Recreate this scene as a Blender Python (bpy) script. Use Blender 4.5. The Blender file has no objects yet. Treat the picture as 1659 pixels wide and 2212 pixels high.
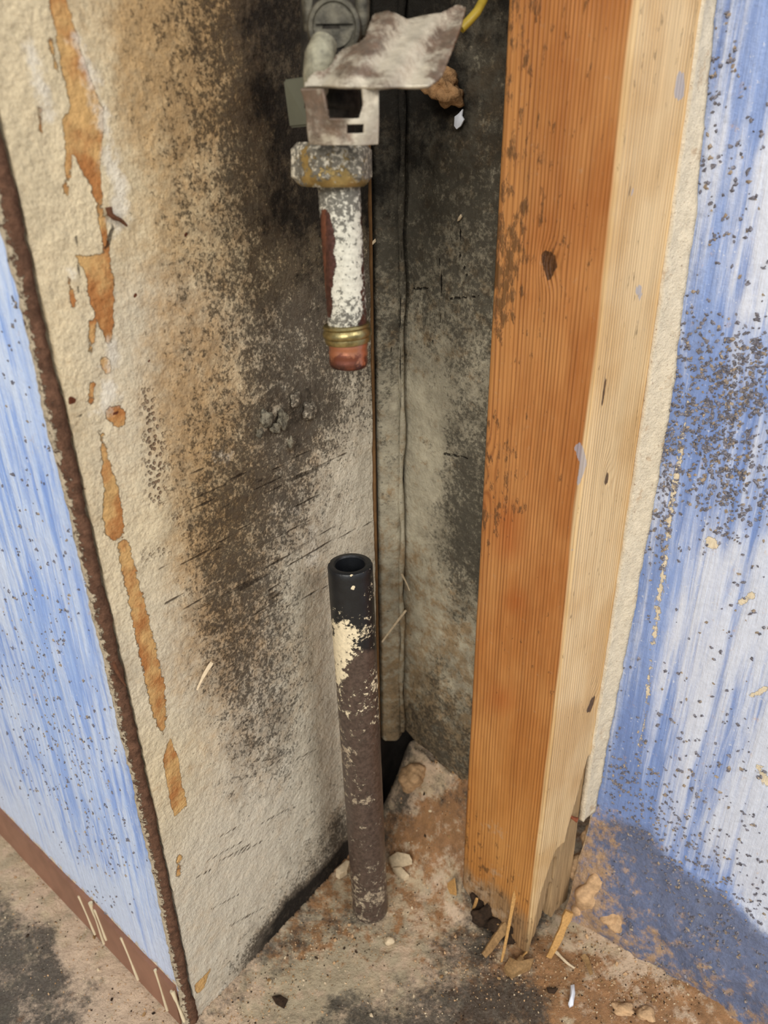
import bpy, bmesh, math, random
import numpy as np
from mathutils import Vector, Matrix

# ------------------------------------------------------------------ camera
W, HH, FPX = 1659.0, 2212.0, 1600.0
CAM_H = 0.43
Fv = Vector((0, .8995, -.437)).normalized()
U0 = Vector((0, .437, .8995)).normalized()
X0 = Vector((1, 0, 0))
sr = -0.01154
Xv = (X0 * math.sqrt(1 - sr * sr) + U0 * sr).normalized()
Yv = (Xv.cross(Fv)).normalized()
CP = Vector((0, 0, CAM_H))
sc = bpy.context.scene
cam_d = bpy.data.cameras.new('camera')
cam = bpy.data.objects.new('camera', cam_d)
sc.collection.objects.link(cam)
cam.matrix_world = Matrix(((Xv.x, Yv.x, -Fv.x, 0), (Xv.y, Yv.y, -Fv.y, 0), (Xv.z, Yv.z, -Fv.z, CAM_H), (0, 0, 0, 1)))
cam_d.sensor_fit = 'VERTICAL'
cam_d.sensor_height = 24
cam_d.lens = FPX / HH * 24
cam_d.clip_start = 0.01
cam_d.dof.use_dof = True
cam_d.dof.focus_distance = .355
cam_d.dof.aperture_fstop = 7.5
sc.camera = cam

# ------------------------------------------------------------------ light
world = bpy.data.worlds.new('world')
sc.world = world
world.use_nodes = True
bg = world.node_tree.nodes['Background']
bg.inputs[0].default_value = (.86, .93, 1, 1)
bg.inputs[1].default_value = 0.55

def area(name, loc, target, size, power, col):
    l = bpy.data.lights.new(name, 'AREA')
    l.shape = 'RECTANGLE'; l.size = size[0]; l.size_y = size[1]
    l.energy = power; l.color = col
    o = bpy.data.objects.new(name, l)
    sc.collection.objects.link(o)
    o.location = loc
    o.rotation_euler = (Vector(target) - Vector(loc)).to_track_quat('-Z', 'Y').to_euler()
    return o
area('window_light', (-.55, -1.5, 1.25), (.05, .3, .2), (1.0, .8), 34, (1, .95, .88))
area('room_light', (1.3, -1.1, 1.7), (.1, .3, .15), (.7, .7), 22, (1, .97, .93))

vs = sc.view_settings
vs.view_transform = 'Standard'
try: vs.look = 'None'
except Exception: pass
vs.gamma = 1; vs.use_curve_mapping = False
vs.exposure = 0.0

# ------------------------------------------------------------------ helpers
C = sc.collection
random.seed(7)
rng = np.random.default_rng(11)

def ray(u, v):
    return (Xv * ((u - W / 2) / FPX) - Yv * ((v - HH / 2) / FPX) + Fv)
def at(u, v, y):                      # the point seen at a pixel, at depth y into the recess
    d = ray(u, v); return CP + d * (y / d.y)
def at_z(u, v, z=0.0):
    d = ray(u, v); return CP + d * ((z - CAM_H) / d.z)
def at_plane(u, v, p0, n):
    d = ray(u, v); n = Vector(n); return CP + d * ((Vector(p0) - CP).dot(n) / d.dot(n))
def proj(P):
    P = np.asarray(P, float) - np.array(CP)
    d = np.maximum(P @ np.array(Fv), 1e-3)
    return W / 2 + FPX * (P @ np.array(Xv)) / d, HH / 2 - FPX * (P @ np.array(Yv)) / d

def sstep(x, a, b):
    t = np.clip((x - a) / (b - a), 0, 1); return t * t * (3 - 2 * t)
def _h(i, j, seed):
    n = (i.astype(np.int64) * 374761393 + j.astype(np.int64) * 668265263 + seed * 974634777) & 0x7fffffff
    n = (n ^ (n >> 13)) * 1274126177 & 0x7fffffff
    return ((n ^ (n >> 16)) & 0xffff) / 65535.0
def vnoise(x, y, seed=0):
    xi = np.floor(x); yi = np.floor(y); fx = x - xi; fy = y - yi
    fx = fx * fx * (3 - 2 * fx); fy = fy * fy * (3 - 2 * fy)
    a = _h(xi, yi, seed); b = _h(xi + 1, yi, seed); c = _h(xi, yi + 1, seed); d = _h(xi + 1, yi + 1, seed)
    return (a * (1 - fx) + b * fx) * (1 - fy) + (c * (1 - fx) + d * fx) * fy
def fbm(x, y, oct=4, seed=0):
    s = 0; a = .5; t = 0
    for k in range(oct):
        s = s + a * vnoise(x * 2 ** k, y * 2 ** k, seed + k * 17); t += a; a *= .55
    return s / t - .5

def seg_sd(U, V, pts):                # signed distance to a tapering stroke, + inside
    best = np.full(U.shape, -1e9)
    if len(pts) == 1: pts = [pts[0], (pts[0][0] + .1, pts[0][1], pts[0][2])]
    for (x0, y0, r0), (x1, y1, r1) in zip(pts[:-1], pts[1:]):
        dx, dy = x1 - x0, y1 - y0
        t = np.clip(((U - x0) * dx + (V - y0) * dy) / (dx * dx + dy * dy + 1e-9), 0, 1)
        d = (r0 + (r1 - r0) * t) - np.hypot(U - x0 - dx * t, V - y0 - dy * t)
        best = np.maximum(best, d)
    return best
def strokes(U, V, lst, soft=8):
    m = np.zeros(U.shape)
    for pts in lst: m = np.maximum(m, np.clip(.5 + seg_sd(U, V, pts) / soft, 0, 1))
    return m
def poly_m(U, V, pts, soft=8):
    inside = np.zeros(U.shape, bool); dist = np.full(U.shape, 1e9)
    n = len(pts)
    for i in range(n):
        x0, y0 = pts[i]; x1, y1 = pts[(i + 1) % n]
        dx, dy = x1 - x0, y1 - y0
        t = np.clip(((U - x0) * dx + (V - y0) * dy) / (dx * dx + dy * dy + 1e-9), 0, 1)
        dist = np.minimum(dist, np.hypot(U - x0 - dx * t, V - y0 - dy * t))
        c = ((y0 > V) != (y1 > V)) & (U < (x1 - x0) * (V - y0) / (y1 - y0 + 1e-9) + x0)
        inside ^= c
    return np.clip(.5 + np.where(inside, dist, -dist) / soft, 0, 1)
def field(U, V, pts, sx=75, sy=95):   # smooth interpolation of hand-read densities
    num = np.zeros(U.shape); den = np.full(U.shape, 1e-9)
    for x, y, val in pts:
        w = np.exp(-(((U - x) / sx) ** 2 + ((V - y) / sy) ** 2)) + 1e-7 / (1 + ((U - x) / 400) ** 2 + ((V - y) / 400) ** 2)
        num += w * val; den += w
    return num / den
def table(ys, xs, rows):
    return [(x, y, v) for y, r in zip(ys, rows) for x, v in zip(xs, r) if v is not None]

def mesh_obj(name, verts, faces, mat, parent=None, smooth=True, kind=None):
    me = bpy.data.meshes.new(name)
    me.from_pydata([tuple(v) for v in verts], [], faces)
    me.update()
    if smooth: me.polygons.foreach_set('use_smooth', [True] * len(me.polygons))
    o = bpy.data.objects.new(name, me); C.objects.link(o)
    for m in (mat if isinstance(mat, (list, tuple)) else [mat]): me.materials.append(m)
    if parent: o.parent = parent
    if kind: o['kind'] = kind
    return o
def bm_obj(name, bm, mat, parent=None, smooth=True, angle=None):
    me = bpy.data.meshes.new(name); bmesh.ops.recalc_face_normals(bm, faces=bm.faces[:]); bm.to_mesh(me); bm.free()
    if smooth: me.polygons.foreach_set('use_smooth', [True] * len(me.polygons))
    if angle:
        me.set_sharp_from_angle(angle=math.radians(angle))
    o = bpy.data.objects.new(name, me); C.objects.link(o); me.materials.append(mat)
    if parent: o.parent = parent
    return o
def attr(o, name, vals):
    a = o.data.attributes.new(name, 'FLOAT', 'POINT')
    a.data.foreach_set('value', np.asarray(vals, np.float32))
def coords(o):
    n = len(o.data.vertices); a = np.empty(n * 3, np.float32); o.data.vertices.foreach_get('co', a)
    a = a.reshape(-1, 3).astype(float)
    M = np.array(o.matrix_basis); return a @ M[:3, :3].T + M[:3, 3]
def thing(name, label, cat, loc=(0, 0, 0), group=None):
    o = bpy.data.objects.new(name, None); C.objects.link(o); o.location = loc; o.empty_display_size = .02
    o['label'] = label; o['category'] = cat
    if group: o['group'] = group
    return o
def tag(o, label, cat, group=None):
    o['label'] = label; o['category'] = cat
    if group: o['group'] = group
    return o
def adopt(root, *objs):               # parent while keeping world placement
    for o in objs:
        o.parent = root; o.matrix_parent_inverse = Matrix.Translation(-Vector(root.location))

# ---------------- materials
def lin(c):
    r = []
    for x in c:
        x /= 255.0; r.append(x / 12.92 if x <= .04045 else ((x + .055) / 1.055) ** 2.4)
    return tuple(r) + (1,)
class NT:
    def __init__(s, name, rough=.8, spec=.3, metal=0):
        s.m = bpy.data.materials.new(name); s.m.use_nodes = True
        s.t = s.m.node_tree; s.b = s.t.nodes['Principled BSDF']
        s.b.inputs['Roughness'].default_value = rough
        s.b.inputs['Specular IOR Level'].default_value = spec
        s.b.inputs['Metallic'].default_value = metal
        s.co = s.t.nodes.new('ShaderNodeTexCoord').outputs['Object']
    def _in(s, sock, v):
        if isinstance(v, bpy.types.NodeSocket): s.t.links.new(v, sock)
        elif v is not None: sock.default_value = v
    def vec(s, sx, sy, sz, rot=(0, 0, 0)):
        n = s.t.nodes.new('ShaderNodeMapping'); s._in(n.inputs[0], s.co)
        n.inputs['Rotation'].default_value = rot; n.inputs['Scale'].default_value = (sx, sy, sz)
        return n.outputs[0]
    def noise(s, scale, detail=4, rough=.55, dist=0, vec=None, off=0):
        n = s.t.nodes.new('ShaderNodeTexNoise')
        v = vec if vec is not None else s.co
        if off:
            a = s.t.nodes.new('ShaderNodeVectorMath'); s._in(a.inputs[0], v); a.inputs[1].default_value = (off, off * 1.7, off * .6); v = a.outputs[0]
        s._in(n.inputs['Vector'], v)
        n.inputs['Scale'].default_value = scale; n.inputs['Detail'].default_value = detail
        n.inputs['Roughness'].default_value = rough; n.inputs['Distortion'].default_value = dist
        return n.outputs['Fac']
    def voro(s, scale, feat='F1', vec=None, rand=1, out='Distance'):
        n = s.t.nodes.new('ShaderNodeTexVoronoi'); n.feature = feat
        s._in(n.inputs['Vector'], vec if vec is not None else s.co)
        n.inputs['Scale'].default_value = scale; n.inputs['Randomness'].default_value = rand
        return n.outputs[out]
    def at(s, name):
        n = s.t.nodes.new('ShaderNodeAttribute'); n.attribute_name = name; return n.outputs['Fac']
    def acol(s, name):
        n = s.t.nodes.new('ShaderNodeAttribute'); n.attribute_name = name; return n.outputs['Color']
    def ma(s, op, a, b=0, c=None):
        n = s.t.nodes.new('ShaderNodeMath'); n.operation = op
        s._in(n.inputs[0], a); s._in(n.inputs[1], b)
        if c is not None: s._in(n.inputs[2], c)
        return n.outputs[0]
    def ss(s, x, lo, hi, a=0, b=1):
        n = s.t.nodes.new('ShaderNodeMapRange'); n.interpolation_type = 'SMOOTHSTEP'
        s._in(n.inputs[0], x); n.inputs[1].default_value = lo; n.inputs[2].default_value = hi
        n.inputs[3].default_value = a; n.inputs[4].default_value = b; return n.outputs[0]
    def mix(s, f, a, b, mode='MIX'):
        n = s.t.nodes.new('ShaderNodeMix'); n.data_type = 'RGBA'; n.blend_type = mode
        s._in(n.inputs[0], f)
        s._in(n.inputs[6], lin(a) if isinstance(a, tuple) and len(a) == 3 else a)
        s._in(n.inputs[7], lin(b) if isinstance(b, tuple) and len(b) == 3 else b)
        return n.outputs[2]
    def vary(s, col, f, lo, hi):       # multiply brightness by lo..hi over f
        v = s.ss(f, .3, .7, lo, hi)
        n = s.t.nodes.new('ShaderNodeVectorMath'); n.operation = 'SCALE'
        s._in(n.inputs[0], lin(col)[:3] if isinstance(col, tuple) else col); s._in(n.inputs['Scale'], v); return n.outputs[0]
    def out(s, col, height=None, dist=.001, strength=1, rough=None, metal=None):
        s._in(s.b.inputs['Base Color'], lin(col) if isinstance(col, tuple) and len(col) == 3 else col)
        if height is not None:
            n = s.t.nodes.new('ShaderNodeBump'); n.inputs['Distance'].default_value = dist
            n.inputs['Strength'].default_value = strength; s._in(n.inputs['Height'], height)
            s.t.links.new(n.outputs[0], s.b.inputs['Normal'])
        if rough is not None: s._in(s.b.inputs['Roughness'], rough)
        if metal is not None: s._in(s.b.inputs['Metallic'], metal)
        return s.m
    # density attribute -> crisp fractal mask
    def thr(s, dens, nz, w=.08, k=3.0):
        n = s.ma('ADD', s.ma('MULTIPLY', s.ma('SUBTRACT', nz, .5), k), .5)
        d = s.ma('ADD', s.ma('MULTIPLY', dens, 1.16), -1.1)              # share of the surface covered = density
        return s.ss(s.ma('ADD', n, d), -w * 1.6, w * 1.6)

def M_cavity():
    m = NT('mouldy_plaster', .9, .15)
    fine = m.noise(900, 5, .7); mid = m.noise(170, 6, .7); big = m.noise(32, 5, .6)
    col = m.vary((214, 196, 160), m.noise(60, 6, .65), .86, 1.08)
    col = m.mix(m.at('pale'), col, m.vary((205, 197, 180), mid, .9, 1.06))
    col = m.vary(col, fine, .86, 1.1)
    # ochre damp
    oc = m.thr(m.at('ochre'), m.ma('ADD', m.ma('MULTIPLY', mid, .6), m.ma('MULTIPLY', big, .4)), .35, 2.4)
    col = m.mix(m.ma('MULTIPLY', oc, .75), col, m.vary((168, 130, 80), m.noise(300, 5, .7), .75, 1.2))
    # peeled paper
    pz = m.ma('ADD', m.at('peel'), m.ma('MULTIPLY', m.ma('SUBTRACT', m.noise(260, 7, .7), .5), 1.6))
    pm = m.ss(pz, .45, .58)
    pc = m.mix(m.ss(m.noise(70, 4, .6), .4, .62), m.vary((202, 162, 106), mid, .85, 1.1), (170, 114, 66))
    col = m.mix(pm, col, pc)
    wz = m.ss(m.ma('ADD', m.at('white'), m.ma('MULTIPLY', m.ma('SUBTRACT', m.noise(130, 6, .7), .5), 1.8)), .4, .85)
    col = m.mix(m.ma('MULTIPLY', wz, .65), col, (222, 215, 200))
    # mould: brown haze, dark specks, then black crust with the recess shade painted in
    mo = m.at('mould_shade')
    n1 = m.ma('ADD', m.ma('MULTIPLY', m.noise(620, 6, .72), .62), m.ma('MULTIPLY', m.noise(150, 5, .7, off=3), .38))
    n2 = m.ma('ADD', m.ma('MULTIPLY', m.noise(260, 8, .78, off=7), .5), m.ma('MULTIPLY', m.noise(60, 5, .65, off=9), .5))
    haze = m.thr(m.ma('MULTIPLY', mo, 1.05), n2, .3)
    col = m.mix(m.ma('MULTIPLY', haze, .55), col, m.vary((112, 92, 68), mid, .7, 1.2))
    speck = m.thr(m.ma('MULTIPLY', mo, .82), n1, .12)
    col = m.mix(m.ma('MULTIPLY', speck, .8), col, (50, 42, 36))
    blk = m.ss(m.ma('ADD', mo, m.ma('MULTIPLY', m.ma('SUBTRACT', n2, .5), 1.2)), .78, 1.0)
    col = m.mix(m.ma('MULTIPLY', blk, .88), col, m.vary((23, 20, 18), fine, .6, 1.6))
    # cracks and scratches, running across the plaster
    cr = m.at('crack')
    crm = m.ss(m.ma('ADD', cr, m.ma('MULTIPLY', m.ma('SUBTRACT', mid, .5), .7)), .28, .6)
    col = m.mix(m.ma('MULTIPLY', crm, .8), col, (48, 38, 30))
    # brown spots with a dark heart
    sp = m.at('spot'); col = m.mix(m.ss(sp, .4, .6), col, (94, 52, 34))
    bb = m.ma('MULTIPLY', m.at('bubble'), m.ss(m.ma('ADD', m.voro(560), m.ma('MULTIPLY', m.noise(300, 2), .25)), .42, .62, 1, 0))
    col = m.mix(m.ma('MULTIPLY', bb, .8), col, (110, 82, 62))
    h = m.ma('ADD', m.ma('MULTIPLY', m.noise(420, 5, .6, off=2), .9), m.ma('MULTIPLY', m.noise(110, 4, .55, off=4), 1.2))
    h = m.ma('SUBTRACT', h, m.ma('MULTIPLY', pm, .9))
    h = m.ma('SUBTRACT', h, m.ma('MULTIPLY', bb, 1.2))
    h = m.ma('SUBTRACT', h, m.ma('MULTIPLY', crm, .7))
    h = m.ma('ADD', h, m.ma('MULTIPLY', speck, .35))
    return m.out(col, h, .0014, .95)

def M_back():
    m = NT('mouldy_backing_board', .9, .15)
    mid = m.noise(170, 6, .7)
    col = m.vary((176, 168, 146), m.noise(55, 6, .65), .8, 1.1)
    col = m.mix(m.ma('MULTIPLY', m.thr(m.at('ochre'), m.noise(120, 6, .7), .2), .7), col, m.vary((140, 110, 70), mid, .7, 1.2))
    mo = m.at('mould_shade')
    n1 = m.ma('ADD', m.ma('MULTIPLY', m.noise(480, 7, .74, off=5), .6), m.ma('MULTIPLY', m.noise(110, 6, .7, off=3), .4))
    n2 = m.ma('ADD', m.ma('MULTIPLY', m.noise(160, 8, .78, off=7), .5), m.ma('MULTIPLY', m.noise(50, 5, .65, off=9), .5))
    haze = m.thr(m.ma('MULTIPLY', mo, 1.05), n2, .3)
    col = m.mix(m.ma('MULTIPLY', haze, .6), col, m.vary((88, 80, 66), mid, .6, 1.3))
    speck = m.thr(m.ma('MULTIPLY', mo, .85), n1, .13)
    col = m.mix(m.ma('MULTIPLY', speck, .75), col, (48, 45, 40))
    blk = m.ss(m.ma('ADD', mo, m.ma('MULTIPLY', m.ma('SUBTRACT', n2, .5), 1.0)), .82, 1.0)  # black mould, with the shade high in the recess painted in
    col = m.mix(m.ma('MULTIPLY', blk, .88), col, (20, 18, 16))
    cr = m.ss(m.ma('ADD', m.at('crack'), m.ma('MULTIPLY', m.ma('SUBTRACT', mid, .5), .5)), .45, .7)
    col = m.mix(m.ma('MULTIPLY', cr, .85), col, (22, 19, 17))
    h = m.ma('ADD', m.ma('MULTIPLY', m.noise(350, 5, .65, off=2), 1), m.ma('MULTIPLY', m.noise(90, 4, .55, off=4), 1.6))
    h = m.ma('SUBTRACT', h, m.ma('MULTIPLY', cr, 1.2))
    return m.out(col, h, .0014, .9)

def M_blue(name, rot, base, deep, wht, stretch=.05):
    m = NT(name, .38, .45)
    v = m.vec(1, 1, stretch, rot)
    s1 = m.noise(230, 7, .68, vec=v); s2 = m.noise(90, 6, .65, .8, vec=v, off=3); big = m.noise(14, 4, .6, off=1)
    col = m.mix(m.ss(s1, .38, .62), deep, base)
    col = m.mix(m.ss(big, .35, .65), col, m.mix(.5, col, base))
    col = m.mix(m.ss(m.at('white'), .4, .2, 0, .5), col, deep)
    w = m.ma('ADD', m.ma('MULTIPLY', s1, .45), m.ma('MULTIPLY', s2, .55))
    w = m.thr(m.at('white'), w, .2, 3.2)
    col = m.mix(m.ma('MULTIPLY', w, .8), col, m.vary(wht, m.noise(400, 4, .6), .93, 1.04))
    # milky specks and cream chips
    col = m.mix(m.ma('MULTIPLY', m.ss(m.noise(520, 3, .6, off=8), .64, .7), .5), col, (226, 228, 232))
    ch = m.ss(m.ma('ADD', m.at('cream'), m.ma('MULTIPLY', m.ma('SUBTRACT', m.noise(260, 7, .7), .5), 1.8)), .46, .58)
    col = m.mix(ch, col, m.vary((226, 212, 184), m.noise(200, 5, .6), .85, 1.06))
    dk = m.thr(m.at('dirt'), m.noise(330, 7, .7, off=5), .3, 2)
    col = m.mix(m.ma('MULTIPLY', dk, .75), col, m.vary((98, 104, 124), m.noise(420, 7, .75), .65, 1.35))
    col = m.mix(m.ma('MULTIPLY', m.at('dirt'), .38), col, (112, 116, 134))
    tn = m.thr(m.ma('MULTIPLY', m.at('tan'), .85), m.noise(150, 8, .72, off=6), .2)
    col = m.mix(m.ma('MULTIPLY', tn, .85), col, m.vary((206, 168, 124), m.noise(420, 6, .7), .75, 1.12))
    h = m.ma('ADD', m.ma('ADD', m.ma('MULTIPLY', s1, 1.2), m.ma('MULTIPLY', s2, 1.5)), m.ma('MULTIPLY', m.noise(600, 4, .6, off=2), .35))
    h = m.ma('ADD', h, m.ma('MULTIPLY', ch, -.4))
    h = m.ma('ADD', h, m.ma('MULTIPLY', m.ma('MULTIPLY', m.ma('ADD', m.at('dirt'), m.at('tan')), m.noise(380, 6, .7, off=11)), 2.2))
    return m.out(col, h, .001, .8, rough=m.ss(m.ma('ADD', dk, tn), 0, 1, .36, .85))

def M_floor():
    m = NT('dusty_concrete', .92, .12)
    mid = m.noise(160, 7, .7)
    col = m.vary((190, 170, 140), m.noise(45, 6, .65), .8, 1.1)
    col = m.mix(m.thr(m.at('grey'), m.noise(60, 6, .6, off=2), .2), col, m.vary((172, 158, 132), mid, .85, 1.08))
    col = m.mix(m.ma('MULTIPLY', m.thr(m.at('pink'), m.noise(90, 6, .65, off=4), .2), .8), col, m.vary((204, 178, 152), mid, .9, 1.1))
    col = m.mix(m.ma('MULTIPLY', m.thr(m.at('brown'), m.noise(110, 7, .7, off=3), .16), .85), col, m.vary((148, 104, 64), mid, .7, 1.2))
    bl = m.ma('ADD', m.ma('MULTIPLY', m.noise(320, 8, .75, off=7), .5), m.ma('MULTIPLY', m.noise(50, 6, .65, off=9), .5))
    bm_ = m.thr(m.ma('MULTIPLY', m.at('black'), .9), bl, .2)
    col = m.mix(m.ma('MULTIPLY', bm_, .88), col, m.vary((66, 63, 58), m.noise(700, 4, .7), .55, 1.6))
    sp = m.ss(m.noise(750, 5, .7, off=12), .62, .68)
    col = m.mix(m.ma('MULTIPLY', sp, .6), col, (60, 48, 38))
    sw = m.ss(m.noise(850, 4, .65, off=14), .63, .68)
    col = m.mix(m.ma('MULTIPLY', sw, .7), col, (228, 210, 180))
    h = m.ma('ADD', m.ma('MULTIPLY', m.noise(500, 5, .65, off=2), .8), m.ma('MULTIPLY', mid, 1.3))
    h = m.ma('ADD', h, m.ma('MULTIPLY', sw, .5))
    return m.out(col, h, .0012, .9)

def M_wood():
    m = NT('pine_wood', .55, .3)
    sx = m.t.nodes.new('ShaderNodeSeparateXYZ'); m._in(sx.inputs[0], m.co)
    wob = m.noise(9, 3, .5, vec=m.vec(1, 1, .25)); wob2 = m.noise(45, 3, .5, vec=m.vec(1, 1, .12), off=3)
    kn = m.at('swirl')
    r = m.ma('ADD', m.ma('ADD', sx.outputs[0], m.ma('MULTIPLY', sx.outputs[1], .85)), m.ma('ADD', m.ma('MULTIPLY', wob, .012), m.ma('ADD', m.ma('MULTIPLY', wob2, .0016), m.ma('MULTIPLY', kn, .006))))
    r = m.ma('ADD', r, m.ma('MULTIPLY', m.ma('EXPONENT', m.ma('MULTIPLY', sx.outputs[0], -95)), .0055))
    ph = m.ma('MULTIPLY', r, 2 * math.pi / .0017)
    w = m.ma('ADD', m.ma('MULTIPLY', m.ma('SINE', ph), .5), .5)
    w = m.ma('MULTIPLY', m.ma('POWER', w, 2.2), m.ss(m.noise(120, 3, .6, vec=m.vec(1, 1, .03), off=8), .35, .65, .45, 1.25))
    fib = m.noise(900, 4, .6, vec=m.vec(1, 1, .03)); blot = m.noise(22, 4, .6, vec=m.vec(1, 1, .5), off=4)
    hot = m.mix(m.ss(blot, .35, .68), (192, 134, 78), (166, 102, 50))
    heart = m.mix(m.ss(sx.outputs[2], .30, .0, 0, .5), hot, (198, 142, 72))
    heart = m.mix(m.ma('MULTIPLY', w, .5), heart, (118, 66, 32))
    sap = m.mix(m.ma('MULTIPLY', w, .42), m.mix(m.ss(m.noise(16, 3), .4, .6), (218, 188, 142), (204, 168, 118)), (176, 130, 78))
    sb = m.ma('ADD', m.at('sap'), m.ma('MULTIPLY', m.ma('SUBTRACT', m.noise(60, 3, .5, vec=m.vec(1, 1, .1)), .5), .9))
    col = m.mix(m.ss(sb, .38, .62), heart, sap)
    col = m.mix(m.ma('MULTIPLY', m.at('red'), .6), col, (158, 74, 22))
    col = m.vary(col, fib, .88, 1.1)
    gr = m.ma('ADD', m.at('grey'), m.ma('MULTIPLY', m.ma('SUBTRACT', m.noise(140, 6, .65, vec=m.vec(1, 1, .3)), .5), .7))
    col = m.mix(m.ma('MULTIPLY', m.ss(gr, .3, .75), .78), col, m.vary((142, 116, 84), m.noise(500, 4, .6, vec=m.vec(1, 1, .06)), .62, 1.2))
    du = m.thr(m.at('dust'), m.noise(240, 6, .65, off=6), .2)
    col = m.mix(m.ma('MULTIPLY', du, .6), col, (176, 152, 124))
    dt = m.thr(m.at('dirt'), m.noise(260, 7, .7, vec=m.vec(1, 1, .4), off=5), .12)
    col = m.mix(m.ma('MULTIPLY', dt, .75), col, (80, 58, 34))
    col = m.mix(m.ma('MULTIPLY', m.ss(m.ma('ADD', m.at('knot'), m.ma('MULTIPLY', m.ma('SUBTRACT', m.noise(400, 4, .6), .5), .5)), .4, .62), .9), col, m.vary((66, 42, 24), m.noise(500, 4, .6), .5, 1.6))
    bp = m.ss(m.ma('ADD', m.at('bluep'), m.ma('MULTIPLY', m.ma('SUBTRACT', m.noise(400, 4, .6, off=2), .5), .8)), .45, .62)
    col = m.mix(m.ma('MULTIPLY', bp, .7), col, (158, 160, 172))
    h = m.ma('ADD', m.ma('MULTIPLY', fib, .5), m.ma('MULTIPLY', w, .35))
    h = m.ma('SUBTRACT', h, m.ma('MULTIPLY', m.at('knot'), 1.4))
    h = m.ma('ADD', h, m.ma('MULTIPLY', dt, 1.0))
    return m.out(col, h, .0006, .7, rough=m.ss(gr, .3, .7, .5, .9))

def M_simple(name, col, rough=.8, lo=.8, hi=1.15, sc_=250, bump=.0005, spec=.3, metal=0, stretch=None):
    m = NT(name, rough, spec, metal)
    n = m.noise(sc_, 6, .65, vec=m.vec(*stretch) if stretch else None)
    return m.out(m.vary(col, n, lo, hi), m.noise(sc_ * 1.6, 5, .65, off=2), bump, .8)

def M_rust():
    m = NT('rusty_rough_edge', .9, .2)
    n = m.noise(260, 7, .7)
    col = m.vary((108, 78, 60), n, .6, 1.45)
    fl = m.ma('ADD', m.at('fleck'), m.ma('MULTIPLY', m.ma('SUBTRACT', m.noise(380, 7, .74, off=4), .5), 2.2))
    fm = m.ss(fl, .55, .68)
    col = m.mix(fm, col, m.vary((205, 188, 160), m.noise(600, 3), .8, 1.1))
    return m.out(col, m.ma('ADD', m.ma('MULTIPLY', n, 1.5), m.ma('ADD', fm, m.noise(800, 4, .7))), .0014, 1)

def M_flaky(name, metal_col, metalness, rough, flake_col, brown=None, crust=(46, 42, 36)):
    # painted metal: attribute 'paint' = how much crust is left, 'tarn' = tarnish
    m = NT(name, rough, .5, metalness)
    n = m.ma('ADD', m.ma('MULTIPLY', m.noise(380, 7, .72), .55), m.ma('MULTIPLY', m.noise(110, 5, .65, off=4), .45))
    base = m.vary(metal_col, m.noise(200, 5, .6, off=1), .75, 1.15)
    if brown: base = m.mix(m.ss(m.ma('ADD', m.at('tarn'), m.ma('MULTIPLY', m.ma('SUBTRACT', m.noise(160, 6, .7, off=2), .5), .5)), .35, .65), base, m.vary(brown, m.noise(420, 6, .7, off=6), .6, 1.4))
    pm = m.thr(m.at('paint'), n, .04)
    fc = m.vary(flake_col, m.noise(500, 5, .65), .82, 1.08)
    fc = m.mix(m.ma('MULTIPLY', m.thr(m.at('soot'), m.noise(520, 8, .78, off=9), .06, 3.4), .82), fc, crust)
    col = m.mix(pm, base, fc)
    h = m.ma('ADD', m.ma('MULTIPLY', pm, 1), m.ma('MULTIPLY', m.noise(700, 5, .65), .4))
    r = m.mix(pm, (0, 0, 0), (255, 255, 255))
    return m.out(col, h, .0005, .8, rough=m.ss(pm, 0, 1, rough, .88), metal=m.ss(pm, 0, 1, metalness, 0))

def M_cream():
    m = NT('cream_plaster_edge', .92, .12)
    n = m.noise(260, 7, .7)
    col = m.vary((238, 224, 198), n, .85, 1.06)
    col = m.mix(m.ma('MULTIPLY', m.ss(m.noise(620, 6, .75, off=4), .6, .66), .75), col, (136, 98, 70))
    col = m.mix(m.ma('MULTIPLY', m.ss(m.noise(90, 6, .7, off=9), .58, .68), .5), col, (186, 150, 112))
    return m.out(col, m.ma('ADD', n, m.noise(700, 5, .7, off=2)), .0014, .9)

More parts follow.
